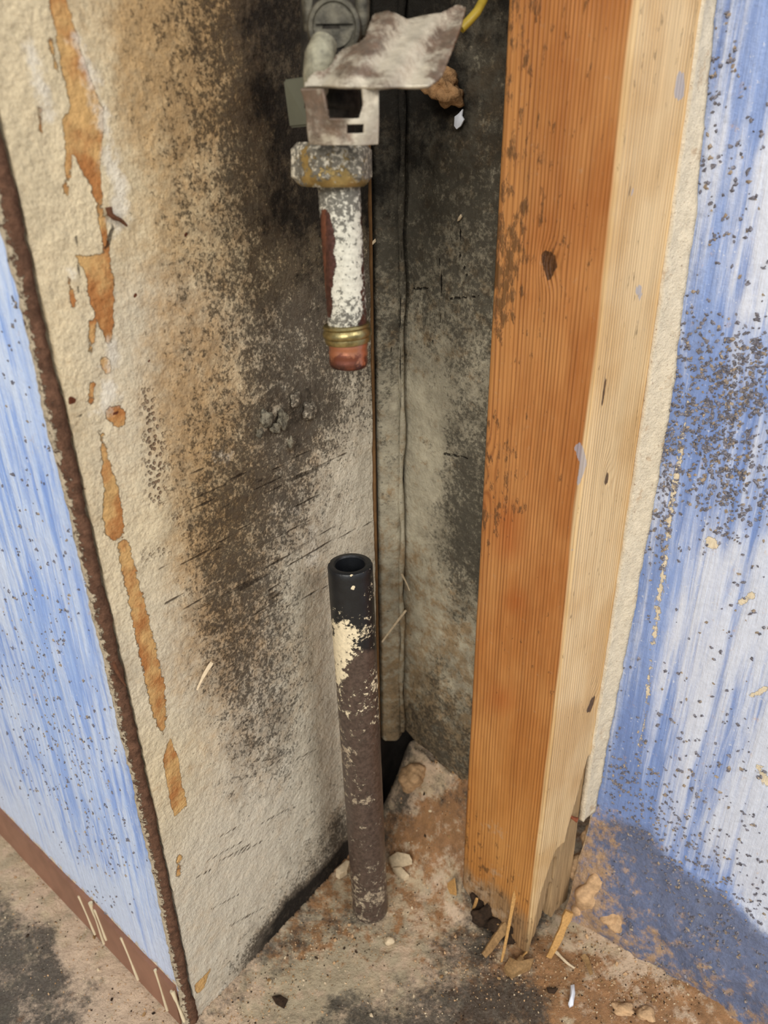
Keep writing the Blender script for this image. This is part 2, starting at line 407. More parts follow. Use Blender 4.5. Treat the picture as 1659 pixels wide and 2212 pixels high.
MAT = dict(cav=M_cavity(), back=M_back(), floor=M_floor(), wood=M_wood(), rust=M_rust(),
    blue_r=M_blue('blue_paint_streaked', (0, 0, 0), (142, 166, 216), (110, 136, 192), (222, 226, 234), .05),
    blue_l=M_blue('blue_paint_brushed', (math.radians(24), math.radians(-46), 0), (158, 186, 234), (128, 160, 222), (214, 224, 240), .09),
    cream=M_cream(),
    brownpaint=M_simple('brown_gloss_paint', (140, 100, 80), .45, .8, 1.08, 40, .0002),
    drip=M_simple('cream_paint_drip', (206, 190, 158), .5, .92, 1.05, 200, .0002),
    grit=M_simple('grey_grit', (116, 114, 122), .5, .5, 1.5, 700, .0003),
    grit_tan=M_simple('tan_grit', (160, 144, 126), .85, .6, 1.2, 600, .0003),
    dark=M_simple('rotten_dark_wood', (52, 38, 26), .95, .5, 1.4, 300, .001),
    black=M_simple('dark_void_board', (40, 34, 28), .95, .6, 1.3, 100, .001),
    paper=M_simple('brown_paper_edge', (120, 88, 54), .85, .8, 1.15, 200, .0004),
    splinter=M_simple('split_pine', (190, 146, 88), .75, .75, 1.15, 900, .0004, stretch=(1, 1, 1)),
    weathered=M_simple('weathered_splinter', (150, 118, 78), .85, .7, 1.2, 600, .0004),
    chip=M_simple('pale_chip', (206, 186, 154), .8, .8, 1.1, 400, .0004),
    tanlump=M_simple('tan_mortar', (198, 162, 122), .95, .7, 1.15, 260, .0012),
    flake=M_simple('white_paint_flake', (226, 230, 238), .5, .92, 1.04, 200, .0002),
    redrust=M_simple('red_rust', (132, 74, 50), .85, .7, 1.25, 500, .0006),
    root=M_simple('dry_root', (96, 62, 42), .9, .8, 1.2, 500, .0003),
    brass=M_flaky('crusted_brass', (178, 154, 100), .8, .36, (200, 192, 172)),
    brass_clean=M_simple('worn_brass', (156, 142, 98), .34, .6, 1.2, 300, .0002, .5, .9),
    copperp=M_flaky('crusted_copper', (150, 94, 70), .55, .36, (206, 202, 186), (88, 58, 50)),
    blackpipe=M_flaky('black_plastic_pipe', (24, 26, 29), 0, .38, (226, 210, 176), (76, 62, 54), (128, 110, 92)),
    zinc=M_simple('dull_grey_metal', (84, 80, 68), .6, .35, 1.5, 190, .0008, .4, .35),
    greyplastic=M_simple('grey_green_plastic', (84, 84, 70), .6, .88, 1.08, 60, .0001),
    shademetal=M_simple('shade_dark_metal', (44, 40, 34), .85, .4, 1.7, 260, .001, .3, .1),  # valve body colour darkened to merge with the shade around it
    palezinc=M_simple('pale_grey_metal', (142, 138, 118), .6, .5, 1.3, 190, .0008, .4, .2),
    wire=M_simple('yellow_green_cable', (150, 128, 44), .4, .85, 1.1, 200, .0001),
    brownlump=M_simple('light_brown_fibre', (158, 122, 84), .95, .6, 1.25, 300, .0015),
)
def M_copper_end():
    m = NT('bare_copper', .34, .5, .8)
    n = m.noise(120, 5, .6)
    sx = m.t.nodes.new('ShaderNodeSeparateXYZ'); m._in(sx.inputs[0], m.co)
    band = m.ma('ADD', m.ma('MULTIPLY', sx.outputs[2], 60), m.ma('MULTIPLY', m.ma('SUBTRACT', n, .5), 1.2))
    z0 = at(752, 776, .28).z * 60
    col = m.mix(m.ss(band, z0 - .05, z0 + .05), m.mix(m.ss(n, .4, .6), (136, 84, 68), (82, 58, 54)), (190, 128, 98))
    return m.out(col, m.noise(500, 4, .6), .0002, .7)
MAT['copper_end'] = M_copper_end()
def M_plate():
    m = NT('dirty_sheet_metal', .45, .5, .35)
    col = m.vary((196, 186, 166), m.noise(140, 6, .65), .75, 1.1)
    col = m.mix(m.ma('MULTIPLY', m.thr(m.at('stain_reflect'), m.noise(150, 7, .7, off=3), .22, 2.8), .85), col, m.vary((92, 68, 52), m.noise(300, 5), .6, 1.3))
    return m.out(col, m.noise(160, 6, .65, off=5), .0012, .8, rough=m.ss(m.noise(90, 4), .35, .65, .3, .6))
MAT['plate'] = M_plate()

# ------------------------------------------------------------------ generic shapes
def warp(z): return -0.0045 * np.clip((np.asarray(z) - .12) / .3, 0, 1.6) ** 1.2   # the cut edge drifts left with height

def grid_wall(name, p0, d, n, s0f, s1, z0, z1, step, disp, mat, thick=.012, parent=None, z0f=None):
    """upright slab: displaced front grid, flat back. p0 plan point, d plan direction, n plan normal (towards the room)."""
    ns = max(2, int(s1 / step)); nz = max(2, int((z1 - z0) / step))
    zi = np.linspace(0, 1, nz + 1); si = np.linspace(0, 1, ns + 1)
    SI, ZI = np.meshgrid(si, zi)
    S1 = s1
    zz = z0 + (z1 - z0) * ZI
    s_0 = s0f(zz) if s0f else 0 * zz
    SS = s_0 + (S1 - s_0) * SI
    zb = (z0f(SS) if z0f else z0 + 0 * SS)
    ZZ = zb + (z1 - zb) * ZI
    D = disp(SS, ZZ)
    P = np.stack([p0[0] + d[0] * SS + n[0] * D, p0[1] + d[1] * SS + n[1] * D, ZZ], -1).reshape(-1, 3)
    B = np.stack([p0[0] + d[0] * SS - n[0] * thick, p0[1] + d[1] * SS - n[1] * thick, ZZ], -1)
    idx = np.arange((nz + 1) * (ns + 1)).reshape(nz + 1, ns + 1)
    f = np.stack([idx[:-1, :-1], idx[:-1, 1:], idx[1:, 1:], idx[1:, :-1]], -1).reshape(-1, 4)
    faces = f.tolist()
    per = list(idx[0, :]) + list(idx[1:, -1]) + list(idx[-1, -2::-1]) + list(idx[-2:0:-1, 0])
    base = P.shape[0]
    Bf = B.reshape(-1, 3)[per]
    V = np.vstack([P, Bf]); L = len(per)
    for i in range(L):
        j = (i + 1) % L
        faces.append([per[j], per[i], base + i, base + j])
    faces.append([base + i for i in range(L - 1, -1, -1)])
    me = bpy.data.meshes.new(name); me.from_pydata(V.tolist(), [], faces); me.update()
    me.polygons.foreach_set('use_smooth', [True] * (len(faces) - 1) + [False])
    me.set_sharp_from_angle(angle=math.radians(50))
    me.materials.append(mat)
    o = bpy.data.objects.new(name, me); C.objects.link(o)
    if parent: o.parent = parent
    return o

def tube(name, path, rad, mat, parent=None, seg=16, wob=0, cap=True, smooth=True, seed=1):
    """tapered tube along a path; rad is a number or a list."""
    r_ = random.Random(seed)
    path = [Vector(p) for p in path]
    rad = rad if isinstance(rad, (list, tuple)) else [rad] * len(path)
    vs_, fs = [], []
    up = Vector((.13, .97, .2)).normalized()
    for i, p in enumerate(path):
        t = (path[min(i + 1, len(path) - 1)] - path[max(i - 1, 0)]).normalized()
        a = t.cross(up); a = a.normalized() if a.length > 1e-4 else Vector((1, 0, 0)); b = t.cross(a).normalized()
        for k in range(seg):
            th = 2 * math.pi * k / seg; rr = rad[i] * (1 + wob * (r_.random() - .5))
            vs_.append(p + a * math.cos(th) * rr + b * math.sin(th) * rr)
    for i in range(len(path) - 1):
        for k in range(seg):
            k2 = (k + 1) % seg
            fs.append((i * seg + k, i * seg + k2, (i + 1) * seg + k2, (i + 1) * seg + k))
    if cap:
        fs.append(tuple(range(seg - 1, -1, -1))); m_ = (len(path) - 1) * seg; fs.append(tuple(range(m_, m_ + seg)))
    bm = bmesh.new(); vv = [bm.verts.new(v) for v in vs_]
    for f in fs: bm.faces.new([vv[i] for i in f])
    return bm_obj(name, bm, mat, parent, smooth, 60)

def lathe(name, prof, base, axis, mat, parent=None, seg=64, closed=False):
    """prof: list of (r, h) along axis from base."""
    axis = Vector(axis).normalized(); a = axis.orthogonal().normalized(); b = axis.cross(a)
    bm = bmesh.new(); rings = []
    for r, h in prof:
        rings.append([bm.verts.new(Vector(base) + axis * h + (a * math.cos(2 * math.pi * k / seg) + b * math.sin(2 * math.pi * k / seg)) * max(r, 1e-5)) for k in range(seg)])
    n = len(rings); rr = range(n if closed else n - 1)
    for i in rr:
        for k in range(seg):
            bm.faces.new((rings[i][k], rings[i][(k + 1) % seg], rings[(i + 1) % n][(k + 1) % seg], rings[(i + 1) % n][k]))
    if not closed:
        bm.faces.new(rings[0][::-1]); bm.faces.new(rings[-1])
    return bm_obj(name, bm, mat, parent, True, 40)

def lump(name, c, r, mat, seed=0, rough=.25, sub=3, rot=(0, 0, 0), parent=None, flat=None):
    bm = bmesh.new(); bmesh.ops.create_icosphere(bm, subdivisions=sub, radius=1)
    R = Matrix.Rotation(rot[2], 3, 'Z') @ Matrix.Rotation(rot[1], 3, 'Y') @ Matrix.Rotation(rot[0], 3, 'X')
    r_ = random.Random(seed); ph = [r_.uniform(0, 6) for _ in range(9)]
    for v in bm.verts:
        p = v.co.copy()
        k = 1 + rough * (math.sin(p.x * 3.1 + ph[0]) * math.sin(p.y * 3.7 + ph[1]) + .6 * math.sin(p.z * 5.3 + ph[2] + p.x * 3) + .35 * math.sin(p.x * 11 + ph[3]) * math.sin(p.y * 9 + ph[4] + p.z * 8))
        p = Vector((p.x * r[0], p.y * r[1], p.z * r[2])) * k
        v.co = Vector(c) + R @ p
    o = bm_obj(name, bm, mat, parent, sub > 2)
    return o

def chip(name, pts3, nrm, th, mat, parent=None, bend=0, n_in=0):
    """irregular thin plate from an outline with real thickness and a slight bow."""
    nrm = Vector(nrm).normalized(); pts3 = [Vector(p) for p in pts3]
    c = sum(pts3, Vector()) / len(pts3)
    bm = bmesh.new()
    def ring(k, off):
        return [bm.verts.new(c + (p - c) * k + nrm * (off + bend * (1 - k * k))) for p in pts3]
    rings = [ring(1, 0), ring(1, th), ring(.6, th), ring(.25, th)]
    n = len(pts3)
    for A_, B_ in zip(rings[:-1], rings[1:]):
        for i in range(n): bm.faces.new((A_[i], A_[(i + 1) % n], B_[(i + 1) % n], B_[i]))
    bm.faces.new(rings[-1]);
    r2 = ring(.4, 0)
    for i in range(n): bm.faces.new((rings[0][(i + 1) % n], rings[0][i], r2[i], r2[(i + 1) % n]))
    bm.faces.new(r2[::-1])
    return bm_obj(name, bm, mat, parent, True, 35)

def sliver(name, a, b, w, th, mat, parent=None, seed=0, taper=.15):
    """a flat splinter of wood between two points."""
    a = Vector(a); b = Vector(b); t = (b - a); L = t.length; t.normalize()
    side = t.cross(Vector(ray(W / 2, HH / 2))).normalized(); nn = side.cross(t).normalized()
    r_ = random.Random(seed); n = 9; bm = bmesh.new(); rows = []
    for i in range(n):
        k = i / (n - 1); ww = w * ((1 - k) + taper * k) * r_.uniform(.85, 1.15) * (.8 if i == 0 else 1); tt = th * (1 - .5 * k)
        c = a + t * L * k + side * w * .2 * math.sin(k * 3 + seed) + nn * th * math.sin(k * 4 + seed)
        rows.append([bm.verts.new(c + side * ww / 2 * x + nn * tt / 2 * y) for x, y in ((-1, -1), (.2, -1.2), (1, -.8), (1, .8), (-.3, 1.3), (-1, 1))])
    for A_, B_ in zip(rows[:-1], rows[1:]):
        for i in range(6): bm.faces.new((A_[i], A_[(i + 1) % 6], B_[(i + 1) % 6], B_[i]))
    bm.faces.new(rows[0][::-1]); bm.faces.new(rows[-1])
    return bm_obj(name, bm, mat, parent, True, 40)

def scatter(name, pts, nrms, sizes, mats, parent, seed=3, cols=None):
    """many grains joined in one mesh: squashed 8-faced pebbles."""
    r = np.random.default_rng(seed)
    n = len(pts)
    base = np.array([[1, 0, 0], [0, 1, 0], [-1, 0, 0], [0, -1, 0], [0, 0, 1], [0, 0, -1], [.6, .6, .55], [-.6, -.5, .6]], float)
    tri = np.array([[0, 6, 4], [0, 1, 6], [1, 4, 6], [1, 2, 4], [2, 7, 4], [2, 3, 7], [3, 4, 7], [3, 0, 4], [1, 0, 5], [2, 1, 5], [3, 2, 5], [0, 3, 5]])
    V = np.empty((n, 8, 3))
    for i in range(n):
        q = r.normal(size=(3, 3)); Q, _ = np.linalg.qr(q)
        s = sizes[i] * np.array([1, r.uniform(.6, 1), r.uniform(.45, .8)])
        V[i] = (base * s * r.uniform(.8, 1.2, (8, 1))) @ Q.T + pts[i]
    F = (tri[None] + (np.arange(n) * 8)[:, None, None]).reshape(-1, 3)
    o = mesh_obj(name, V.reshape(-1, 3).tolist(), F.tolist(), mats, parent, False, 'stuff')
    if len(mats) > 1:
        o.data.polygons.foreach_set('material_index', np.repeat(r.choice(len(mats), n, p=cols), 12).astype(np.int32))
    return o

# ------------------------------------------------------------------ plan of the place
C0 = at_z(423, 2212)                         # nearest foot of the left corner
AZ = math.radians(37.5); dU = (math.sin(AZ), math.cos(AZ)); nU = (math.cos(AZ), -math.sin(AZ))
AV = math.radians(-51);  dV = (math.sin(AV), math.cos(AV)); nV = (dV[0] * 0 - math.cos(AV), math.sin(AV) * 1)
nV = (-dV[1], dV[0])                         # rotate: faces front-left
if nV[1] > 0: nV = (-nV[0], -nV[1])
# length of the recess' left side, to where it shows its far edge
def s_for(u, v, p0, d, n):
    P = at_plane(u, v, (p0[0], p0[1], 0), (n[0], n[1], 0)); return (P.x - p0[0]) * d[0] + (P.y - p0[1]) * d[1], P
S_END = s_for(803, 900, C0, dU, nU)[0]
CE = (C0.x + dU[0] * S_END, C0.y + dU[1] * S_END)
print('C0', C0, 'S_END', S_END, 'CE', CE)

# ---- floor (one slab, uneven top)
AF = at_z(995, 1945); TIP = at_z(1140, 2066); BF = at_z(1228, 1966)
Ka = (at(872, 1200, .388).x, .388)          # back corner of the recess
dW = (math.sin(math.radians(133)), math.cos(math.radians(133)))    # runs right and forward
nW = (-math.cos(math.radians(133)), math.sin(math.radians(133)))
if nW[1] > 0: nW = (-nW[0], -nW[1])
BR = (BF.x + dU[0] * .012, BF.y + dU[1] * .012)                    # visible edge of the right wall's plaster
dR = (-dV[0], -dV[1])
print('stud', AF, TIP, BF, 'BR', BR, 'nV', nV, 'nW', nW)

def floor_h(x, y):
    h = .0035 * fbm(x * 22, y * 22, 4, 5) + .0016 * fbm(x * 160, y * 160, 3, 9)
    # rubble rising under the end board
    dw = (x - Ka[0]) * nW[0] + (y - Ka[1]) * nW[1]                  # distance in front of end board
    sw = (x - Ka[0]) * dW[0] + (y - Ka[1]) * dW[1]
    m = sstep(sw, -.012, .006) * (1 - sstep(sw, .075, .10)) * np.clip(1 - np.clip(dw, 0, 1) / .042, 0, 1) ** 1.3
    h = h + m * (.066 + .02 * fbm(x * 60, y * 60, 4, 3))
    # skirt of rubble at the right wall
    dr = (x - BR[0]) * nV[0] + (y - BR[1]) * nV[1]
    h = h + .010 * np.exp(-np.clip(dr, 0, 1) / .016) * sstep(dr, -.02, 0) * (1 + 1.5 * fbm(x * 70, y * 70, 3, 8)) * sstep(x, .085, .12)
    # dirt banked along the left side of the recess
    du = (x - C0[0]) * nU[0] + (y - C0[1]) * nU[1]
    h = h + .004 * np.exp(-np.clip(du, 0, 1) / .008) * (du > -.001)
    return h
def build_floor():
    xs = np.concatenate([np.linspace(-1.0, -.32, 20)[:-1], np.linspace(-.32, .34, 400), np.linspace(.34, 1.0, 20)[1:]])
    ys = np.concatenate([np.linspace(-1.0, .17, 20)[:-1], np.linspace(.17, .52, 230), np.linspace(.52, 1.0, 14)[1:]])
    X, Y = np.meshgrid(xs, ys); Z = floor_h(X, Y)
    V = np.stack([X, Y, Z], -1).reshape(-1, 3)
    ny, nx = X.shape; idx = np.arange(nx * ny).reshape(ny, nx)
    f = np.stack([idx[:-1, :-1], idx[:-1, 1:], idx[1:, 1:], idx[1:, :-1]], -1).reshape(-1, 4).tolist()
    o = mesh_obj('floor', V, f, MAT['floor'], kind='structure')
    U, Vp = proj(V)
    front = (V[:, 1] > .12) & (np.abs(V[:, 0]) < .6)
    def a(name, arr): attr(o, name, np.where(front, arr, .15))
    blk = field(U, Vp, [(1020, 2060, .75), (960, 2080, .6), (1080, 2150, .9), (1150, 2190, .8), (950, 2180, .85), (850, 2190, .8), (740, 2200, .8), (620, 2212, .5),
        (1240, 2190, .1), (1230, 2100, .1), (1000, 1990, .3), (880, 2060, .2), (800, 2070, .05), (700, 2100, .05), (640, 2160, .1), (560, 2190, .15), (860, 2130, .35),
        (40, 2050, .8), (80, 2120, .9), (0, 1980, .7), (120, 2190, .75), (180, 2160, .45), (200, 2060, .1), (60, 1930, .15), (250, 2190, .15), (280, 2120, .05), (0, 1880, .1),
        (1100, 2050, .35), (1330, 2120, .1), (1450, 2180, .12), (1600, 2212, .1), (900, 1950, .2), (780, 1990, .55), (700, 1950, .35), (640, 2010, .55), (560, 2090, .6), (500, 2150, .5),
        (850, 1780, .6), (835, 1640, .95), (850, 1700, .8), (900, 1870, .15), (930, 1800, .1), (980, 1700, .45), (940, 1650, .35), (880, 1680, .1), (760, 1850, .6), (740, 1900, .3), (1040, 1980, 1), (1080, 2020, 1), (1060, 2000, 1)], 42, 42)  # includes painted shade: void by the end board, hollow under the stud
    brn = field(U, Vp, [(900, 1820, .8), (950, 1780, .85), (930, 1880, .5), (870, 1940, .45), (700, 1980, .6), (640, 2040, .55), (780, 2040, .35), (1000, 2020, .4),
        (1200, 2100, .85), (1300, 2130, .75), (1220, 2180, .7), (1400, 2190, .75), (1260, 2010, .3), (1350, 2060, .2), (1500, 2212, .6), (800, 2120, .05), (700, 2120, .0), (600, 2170, .1), (150, 2000, .1), (250, 2120, .1), (60, 1900, .15), (880, 1690, .15), (1130, 2100, .7)], 55, 55)
    gry = field(U, Vp, [(700, 2090, .9), (800, 2080, .85), (620, 2160, .8), (860, 2130, .5), (500, 2200, .6), (1250, 2100, .0), (900, 1900, .2), (150, 2000, .3), (300, 2190, .3)], 90, 90)
    pnk = field(U, Vp, [(220, 2080, .8), (280, 2160, .8), (120, 1960, .6), (60, 1880, .4), (1300, 2010, .6), (1350, 2070, .8), (1420, 2120, .8), (1200, 2050, .3), (800, 2100, .2), (860, 2130, .6), (1000, 2060, .5)], 60, 60)
    a('black', blk); a('brown', brn); a('grey', gry); a('pink', pnk)
    return o
floor = build_floor()

# ---- left side of the recess
def d_cav(S, Z):
    return .0016 * fbm(S * 30, Z * 30, 4, 1) + .0007 * fbm(S * 190, Z * 190, 4, 2)
wall_inner = grid_wall('wall_inner', C0, dU, nU, lambda z: warp(z) + .0022, S_END, -.004, .72, .0014, d_cav, MAT['cav'], .012)
wall_inner['kind'] = 'structure'
def paint_inner(o):
    P = coords(o); U, V = proj(P)
    ys = [0, 200, 400, 600, 800, 900, 1000, 1100, 1200, 1300, 1400, 1500, 1600, 1700, 1800, 1900, 2000, 2100]
    xs = [60, 200, 270, 330, 400, 460, 520, 580, 640, 700, 780]
    N_ = None
    mo = table(ys, xs, [
        [.0, .05, .28, .35, .45, .62, .85, .98, 1, 1, 1],
        [.0, .05, .22, .35, .45, .55, .78, .95, 1, 1, 1],
        [.0, .0, .05, .3, .38, .5, .68, .9, .97, 1, 1],
        [.0, .0, .05, .22, .38, .48, .58, .72, .82, .8, .75],
        [.0, .0, .0, .25, .36, .38, .5, .62, .75, .68, .6],
        [.0, .0, .0, .2, .4, .42, .62, .72, .93, .7, .42],
        [.0, .0, .0, .15, .42, .5, .6, .72, .72, .35, .22],
        [.0, .0, .0, .08, .36, .52, .55, .5, .42, .25, .2],
        [.0, .0, .0, .02, .3, .5, .5, .38, .2, .26, .16],
        [.0, .0, .0, .02, .28, .48, .5, .46, .22, .14, .1],
        [.0, .0, .0, .0, .18, .45, .42, .36, .3, .1, .05],
        [.0, .0, .0, .0, .08, .3, .32, .36, .3, .12, .05],
        [.0, .0, .0, .0, .02, .12, .25, .38, .26, .12, .05],
        [.0, .0, .0, .0, .0, .08, .28, .2, .2, .2, .3],
        [.0, .0, .0, .0, .02, .05, .2, .12, .18, .3, .7],
        [.0, .0, .0, .0, .05, .02, .04, .06, .3, .75, .9],
        [.0, .0, .0, .0, .05, .06, .1, .45, .85, .95, 1],
        [.0, .0, .0, .0, .05, .15, .55, .95, 1, 1, 1]])
    f = field(U, V, mo, 48, 75)
    f = f + .2 * np.exp(-((U - 530) / 110) ** 2) * sstep(V, 950, 1100) * (1 - sstep(V, 1600, 1800)) + .07 * sstep(U, 560, 620) * sstep(V, 1000, 1100)
    f = np.maximum(f, strokes(U, V, [[(600, 900, 25), (640, 960, 30), (615, 990, 18)], [(665, 885, 26)], [(640, 850, 26), (690, 830, 18)], [(560, 900, 14)], [(640, 700, 22), (650, 560, 22), (620, 450, 30)]], 60) * .95)
    f = np.maximum(f, strokes(U, V, [[(575, 1590, 18), (560, 1700, 6)], [(500, 1720, 14)], [(560, 1490, 18)], [(450, 1300, 24), (430, 1200, 16)]], 40) * .55)
    # black band along the floor, following the foot of the wall
    f = np.maximum(f, np.clip(1.15 - (P[:, 2] - .012 + .02 * fbm(P[:, 0] * 40, P[:, 1] * 40, 3, 7)) / .018, 0, 1) * sstep(U, 430, 600) * 1.0)
    f = np.maximum(f, sstep(P[:, 2], .09, .02) * 0 + np.exp(-((U - 735) / 40) ** 2) * sstep(V, 1680, 1800) * .8)
    f = np.minimum(f, 1 - .75 * strokes(U, V, [[(575, 910, 14)], [(560, 940, 8), (600, 880, 8)], [(625, 955, 9)], [(545, 870, 5), (590, 830, 3)]], 12))
    attr(o, 'mould_shade', f)
    oc = field(U, V, table([0, 200, 400, 600, 800, 1000, 1200, 1400, 1600, 1800, 2000], [60, 200, 280, 340, 400, 460, 540, 640, 760], [
        [.1, .5, .95, 1, .95, .95, .8, .3, .2], [.05, .1, .85, .95, .9, .9, .7, .3, .2], [.05, .1, .25, .65, .6, .5, .4, .3, .2], [.1, .1, .1, .6, .6, .4, .3, .2, .1],
        [.1, .1, .05, .85, .9, .7, .35, .2, .05], [.1, .15, .05, .35, .9, .8, .5, .3, .05], [.1, .2, .02, .1, .75, .75, .55, .25, .1], [.1, .2, .1, .02, .6, .75, .5, .2, .1],
        [.1, .2, .1, .02, .15, .35, .35, .1, .1], [.1, .2, .1, .05, .1, .05, .1, .1, .15], [.1, .2, .1, .1, .25, .15, .1, .3, .3]]), 55, 100)
    attr(o, 'ochre', oc)
    peel = strokes(U, V, [
        [(120, -20, 16), (140, 60, 20), (160, 150, 26), (190, 240, 34), (198, 290, 26), (200, 330, 18)],
        [(150, 260, 16), (165, 300, 28), (190, 340, 26), (205, 390, 14), (216, 450, 6), (226, 510, 7), (232, 560, 6)],
        [(178, 565, 10), (212, 575, 28), (218, 620, 30), (222, 660, 24), (232, 710, 14), (236, 735, 7)],
        [(188, 560, 5), (165, 555, 3)], [(200, 700, 8), (196, 760, 5)], [(226, 780, 11), (232, 800, 8)], [(200, 830, 7), (196, 870, 5)],
        [(247, 895, 20), (255, 905, 18)], [(217, 925, 2), (226, 985, 7), (238, 1050, 15), (244, 1110, 22), (248, 1148, 20)],
        [(266, 1178, 12), (278, 1230, 15), (298, 1310, 17), (318, 1400, 19), (336, 1480, 19), (344, 1540, 15), (350, 1582, 3)],
        [(388, 1850, 5), (384, 1890, 4)], [(100, 60, 5), (120, 150, 4)], [(85, 235, 5), (90, 290, 3)], [(148, 330, 8), (144, 420, 4)], [(150, 600, 3), (158, 660, 4)]], 18)
    peel = np.maximum(peel, poly_m(U, V, [(368, 1592), (386, 1640), (392, 1690), (405, 1740), (376, 1765), (362, 1700), (352, 1640)], 6))
    peel = np.maximum(peel, poly_m(U, V, [(420, 2128), (456, 2092), (440, 2135), (424, 2148)], 6))
    attr(o, 'peel', peel)
    white = strokes(U, V, [[(160, 80, 10), (205, 180, 16), (232, 290, 14), (232, 340, 20), (262, 400, 24), (258, 460, 22), (250, 500, 10)], [(150, 580, 9), (160, 600, 8)],
        [(245, 745, 14), (240, 790, 18), (235, 840, 22), (220, 890, 16)], [(60, 100, 18), (110, 250, 18)], [(480, 980, 18), (500, 1000, 8)], [(555, 925, 8)], [(625, 960, 8)],
        [(672, 1150, 10), (676, 1220, 14)], [(600, 1090, 8), (640, 1100, 10)]], 60)
    attr(o, 'white', white)
    attr(o, 'pale', field(U, V, [(100, 400, .1), (300, 900, .55), (330, 1400, .7), (450, 1900, .9), (600, 1700, .9), (680, 1500, .9), (700, 1000, .8), (760, 1100, .9), (400, 1000, .0), (100, 900, 0), (250, 1300, .1), (300, 1700, .1), (500, 300, .0)], 120, 160))
    lines = []
    r_ = random.Random(5)
    for k in range(30):
        u0 = r_.uniform(340, 640); v0 = r_.uniform(1020, 1330); L = r_.uniform(40, 200)
        lines.append([(u0, v0, .6), (u0 + L * .5, v0 - L * .27 + r_.uniform(-3, 3), 1.1), (u0 + L, v0 - L * .52, .4)])
    for k in range(14):
        u0 = r_.uniform(380, 640); v0 = r_.uniform(1350, 2000); L = r_.uniform(20, 80)
        lines.append([(u0, v0, .5), (u0 + L, v0 - L * .55, .8)])
    lines += [[(330, 1255, 1), (430, 1200, 1.4), (560, 1118, 1)], [(100, 845, .5), (136, 832, 1)], [(130, 900, .5), (175, 898, 1)], [(236, 470, 2), (243, 495, 4), (230, 540, 3)], [(165, 510, 1), (172, 600, 1), (168, 650, 1)]]
    attr(o, 'crack', strokes(U, V, lines, 7) * 1.0)
    attr(o, 'spot', strokes(U, V, [[(151, 866, 7), (158, 864, 6)], [(292, 637, 6)], [(250, 893, 5)], [(323, 777, 4)], [(300, 808, 3)], [(402, 505, 5)], [(182, 1058, 3)]], 4))
    attr(o, 'bubble', strokes(U, V, [[(318, 850, 10), (330, 920, 20), (338, 990, 22), (340, 1070, 18)], [(385, 1120, 8)], [(352, 1190, 8)], [(320, 1200, 7)]], 26))
paint_inner(wall_inner)

# ---- left room wall, outside the recess, with its brown foot band
def d_out(S, Z): return .0012 * fbm(S * 25, Z * 25, 4, 21) + .0004 * fbm(S * 160, Z * 160, 3, 22)
LW0 = (C0.x - .0035 * dU[0], C0.y - .0035 * dU[1])
wall_left = grid_wall('wall_left', (LW0[0] + dV[0] * .004, LW0[1] + dV[1] * .004), dV, nV, lambda z: -warp(z) * 1.2, .62, -.004, .72, .0022, d_out, MAT['blue_l'], .0035)
wall_left['kind'] = 'structure'
def paint_left(o):
    P = coords(o); U, V = proj(P)
    wh = field(U, V, [(20, 700, .55), (60, 800, .5), (40, 1000, .45), (90, 1100, .35), (30, 1200, .6), (140, 1300, .4), (60, 1400, .35), (30, 1550, .65), (180, 1600, .55), (80, 1650, .4), (230, 1800, .45), (120, 1750, .6), (20, 1700, .75), (200, 1950, .7), (300, 2050, .6), (330, 2120, .7), (150, 1900, .75), (210, 1750, .3), (130, 1500, .3), (-200, 900, .5)], 80, 90)
    low_ = np.clip(1 - (P[:, 2] - .033) / .035, 0, 1)
    attr(o, 'white', np.clip(wh * .95 + .35 * low_ + .06, 0, 1))
    S = (P[:, 0] - LW0[0]) * dV[0] + (P[:, 1] - LW0[1]) * dV[1]
    attr(o, 'cream', np.clip(1 - np.abs(P[:, 2] - .034) / .006, 0, 1) * .62 + np.clip(1 - S / .012, 0, 1) * .33)
    attr(o, 'dirt', np.clip(1 - S / .02, 0, 1) * .35)
    attr(o, 'tan', 0 * U)
paint_left(wall_left)

# rusty ragged corner edge between the two
def edge_strip():
    zs = np.linspace(0.001, .72, 400); n = 10; vs_ = []; fs = []
    for i, z in enumerate(zs):
        wx = float(warp(z))
        cx = C0.x + dU[0] * (wx) + dV[0] * .0028 + nU[0] * -.001; cy = C0.y + dU[1] * wx + dV[1] * .0028 - .001
        r = (.0032 if z > .02 else .0042) * (1 + .3 * (float(fbm(np.array([z * 60.]), np.array([1.3]), 4, 31)[0]) * 2))
        for k in range(n):
            th = 2 * math.pi * k / n
            rr = r * (1 + .5 * float(fbm(np.array([z * 300.]), np.array([k * 1.7]), 3, 33)[0]))
            vs_.append((cx + math.cos(th) * rr * 1.05, cy + math.sin(th) * rr * .8, z))
    for i in range(len(zs) - 1):
        for k in range(n):
            k2 = (k + 1) % n; fs.append((i * n + k, i * n + k2, (i + 1) * n + k2, (i + 1) * n + k))
    fs.append(tuple(range(n))[::-1]); fs.append(tuple(range((len(zs) - 1) * n, len(zs) * n)))
    o = mesh_obj('trim_1', vs_, fs, MAT['rust'], kind='structure')
    P = np.array(vs_); lat = (P[:, 0] * dV[0] + P[:, 1] * dV[1]); lat = lat - (C0.x * dV[0] + C0.y * dV[1])
    ctr = P.reshape(-1, n, 3).mean(1, keepdims=True); ax_ = ((P.reshape(-1, n, 3) - ctr)[..., 0] / .0036).reshape(-1)
    attr(o, 'fleck', np.clip(.53 - .6 * ax_, 0, .85) + .25 * sstep(P[:, 2], 0.05, .0))
    return o
edge_strip()

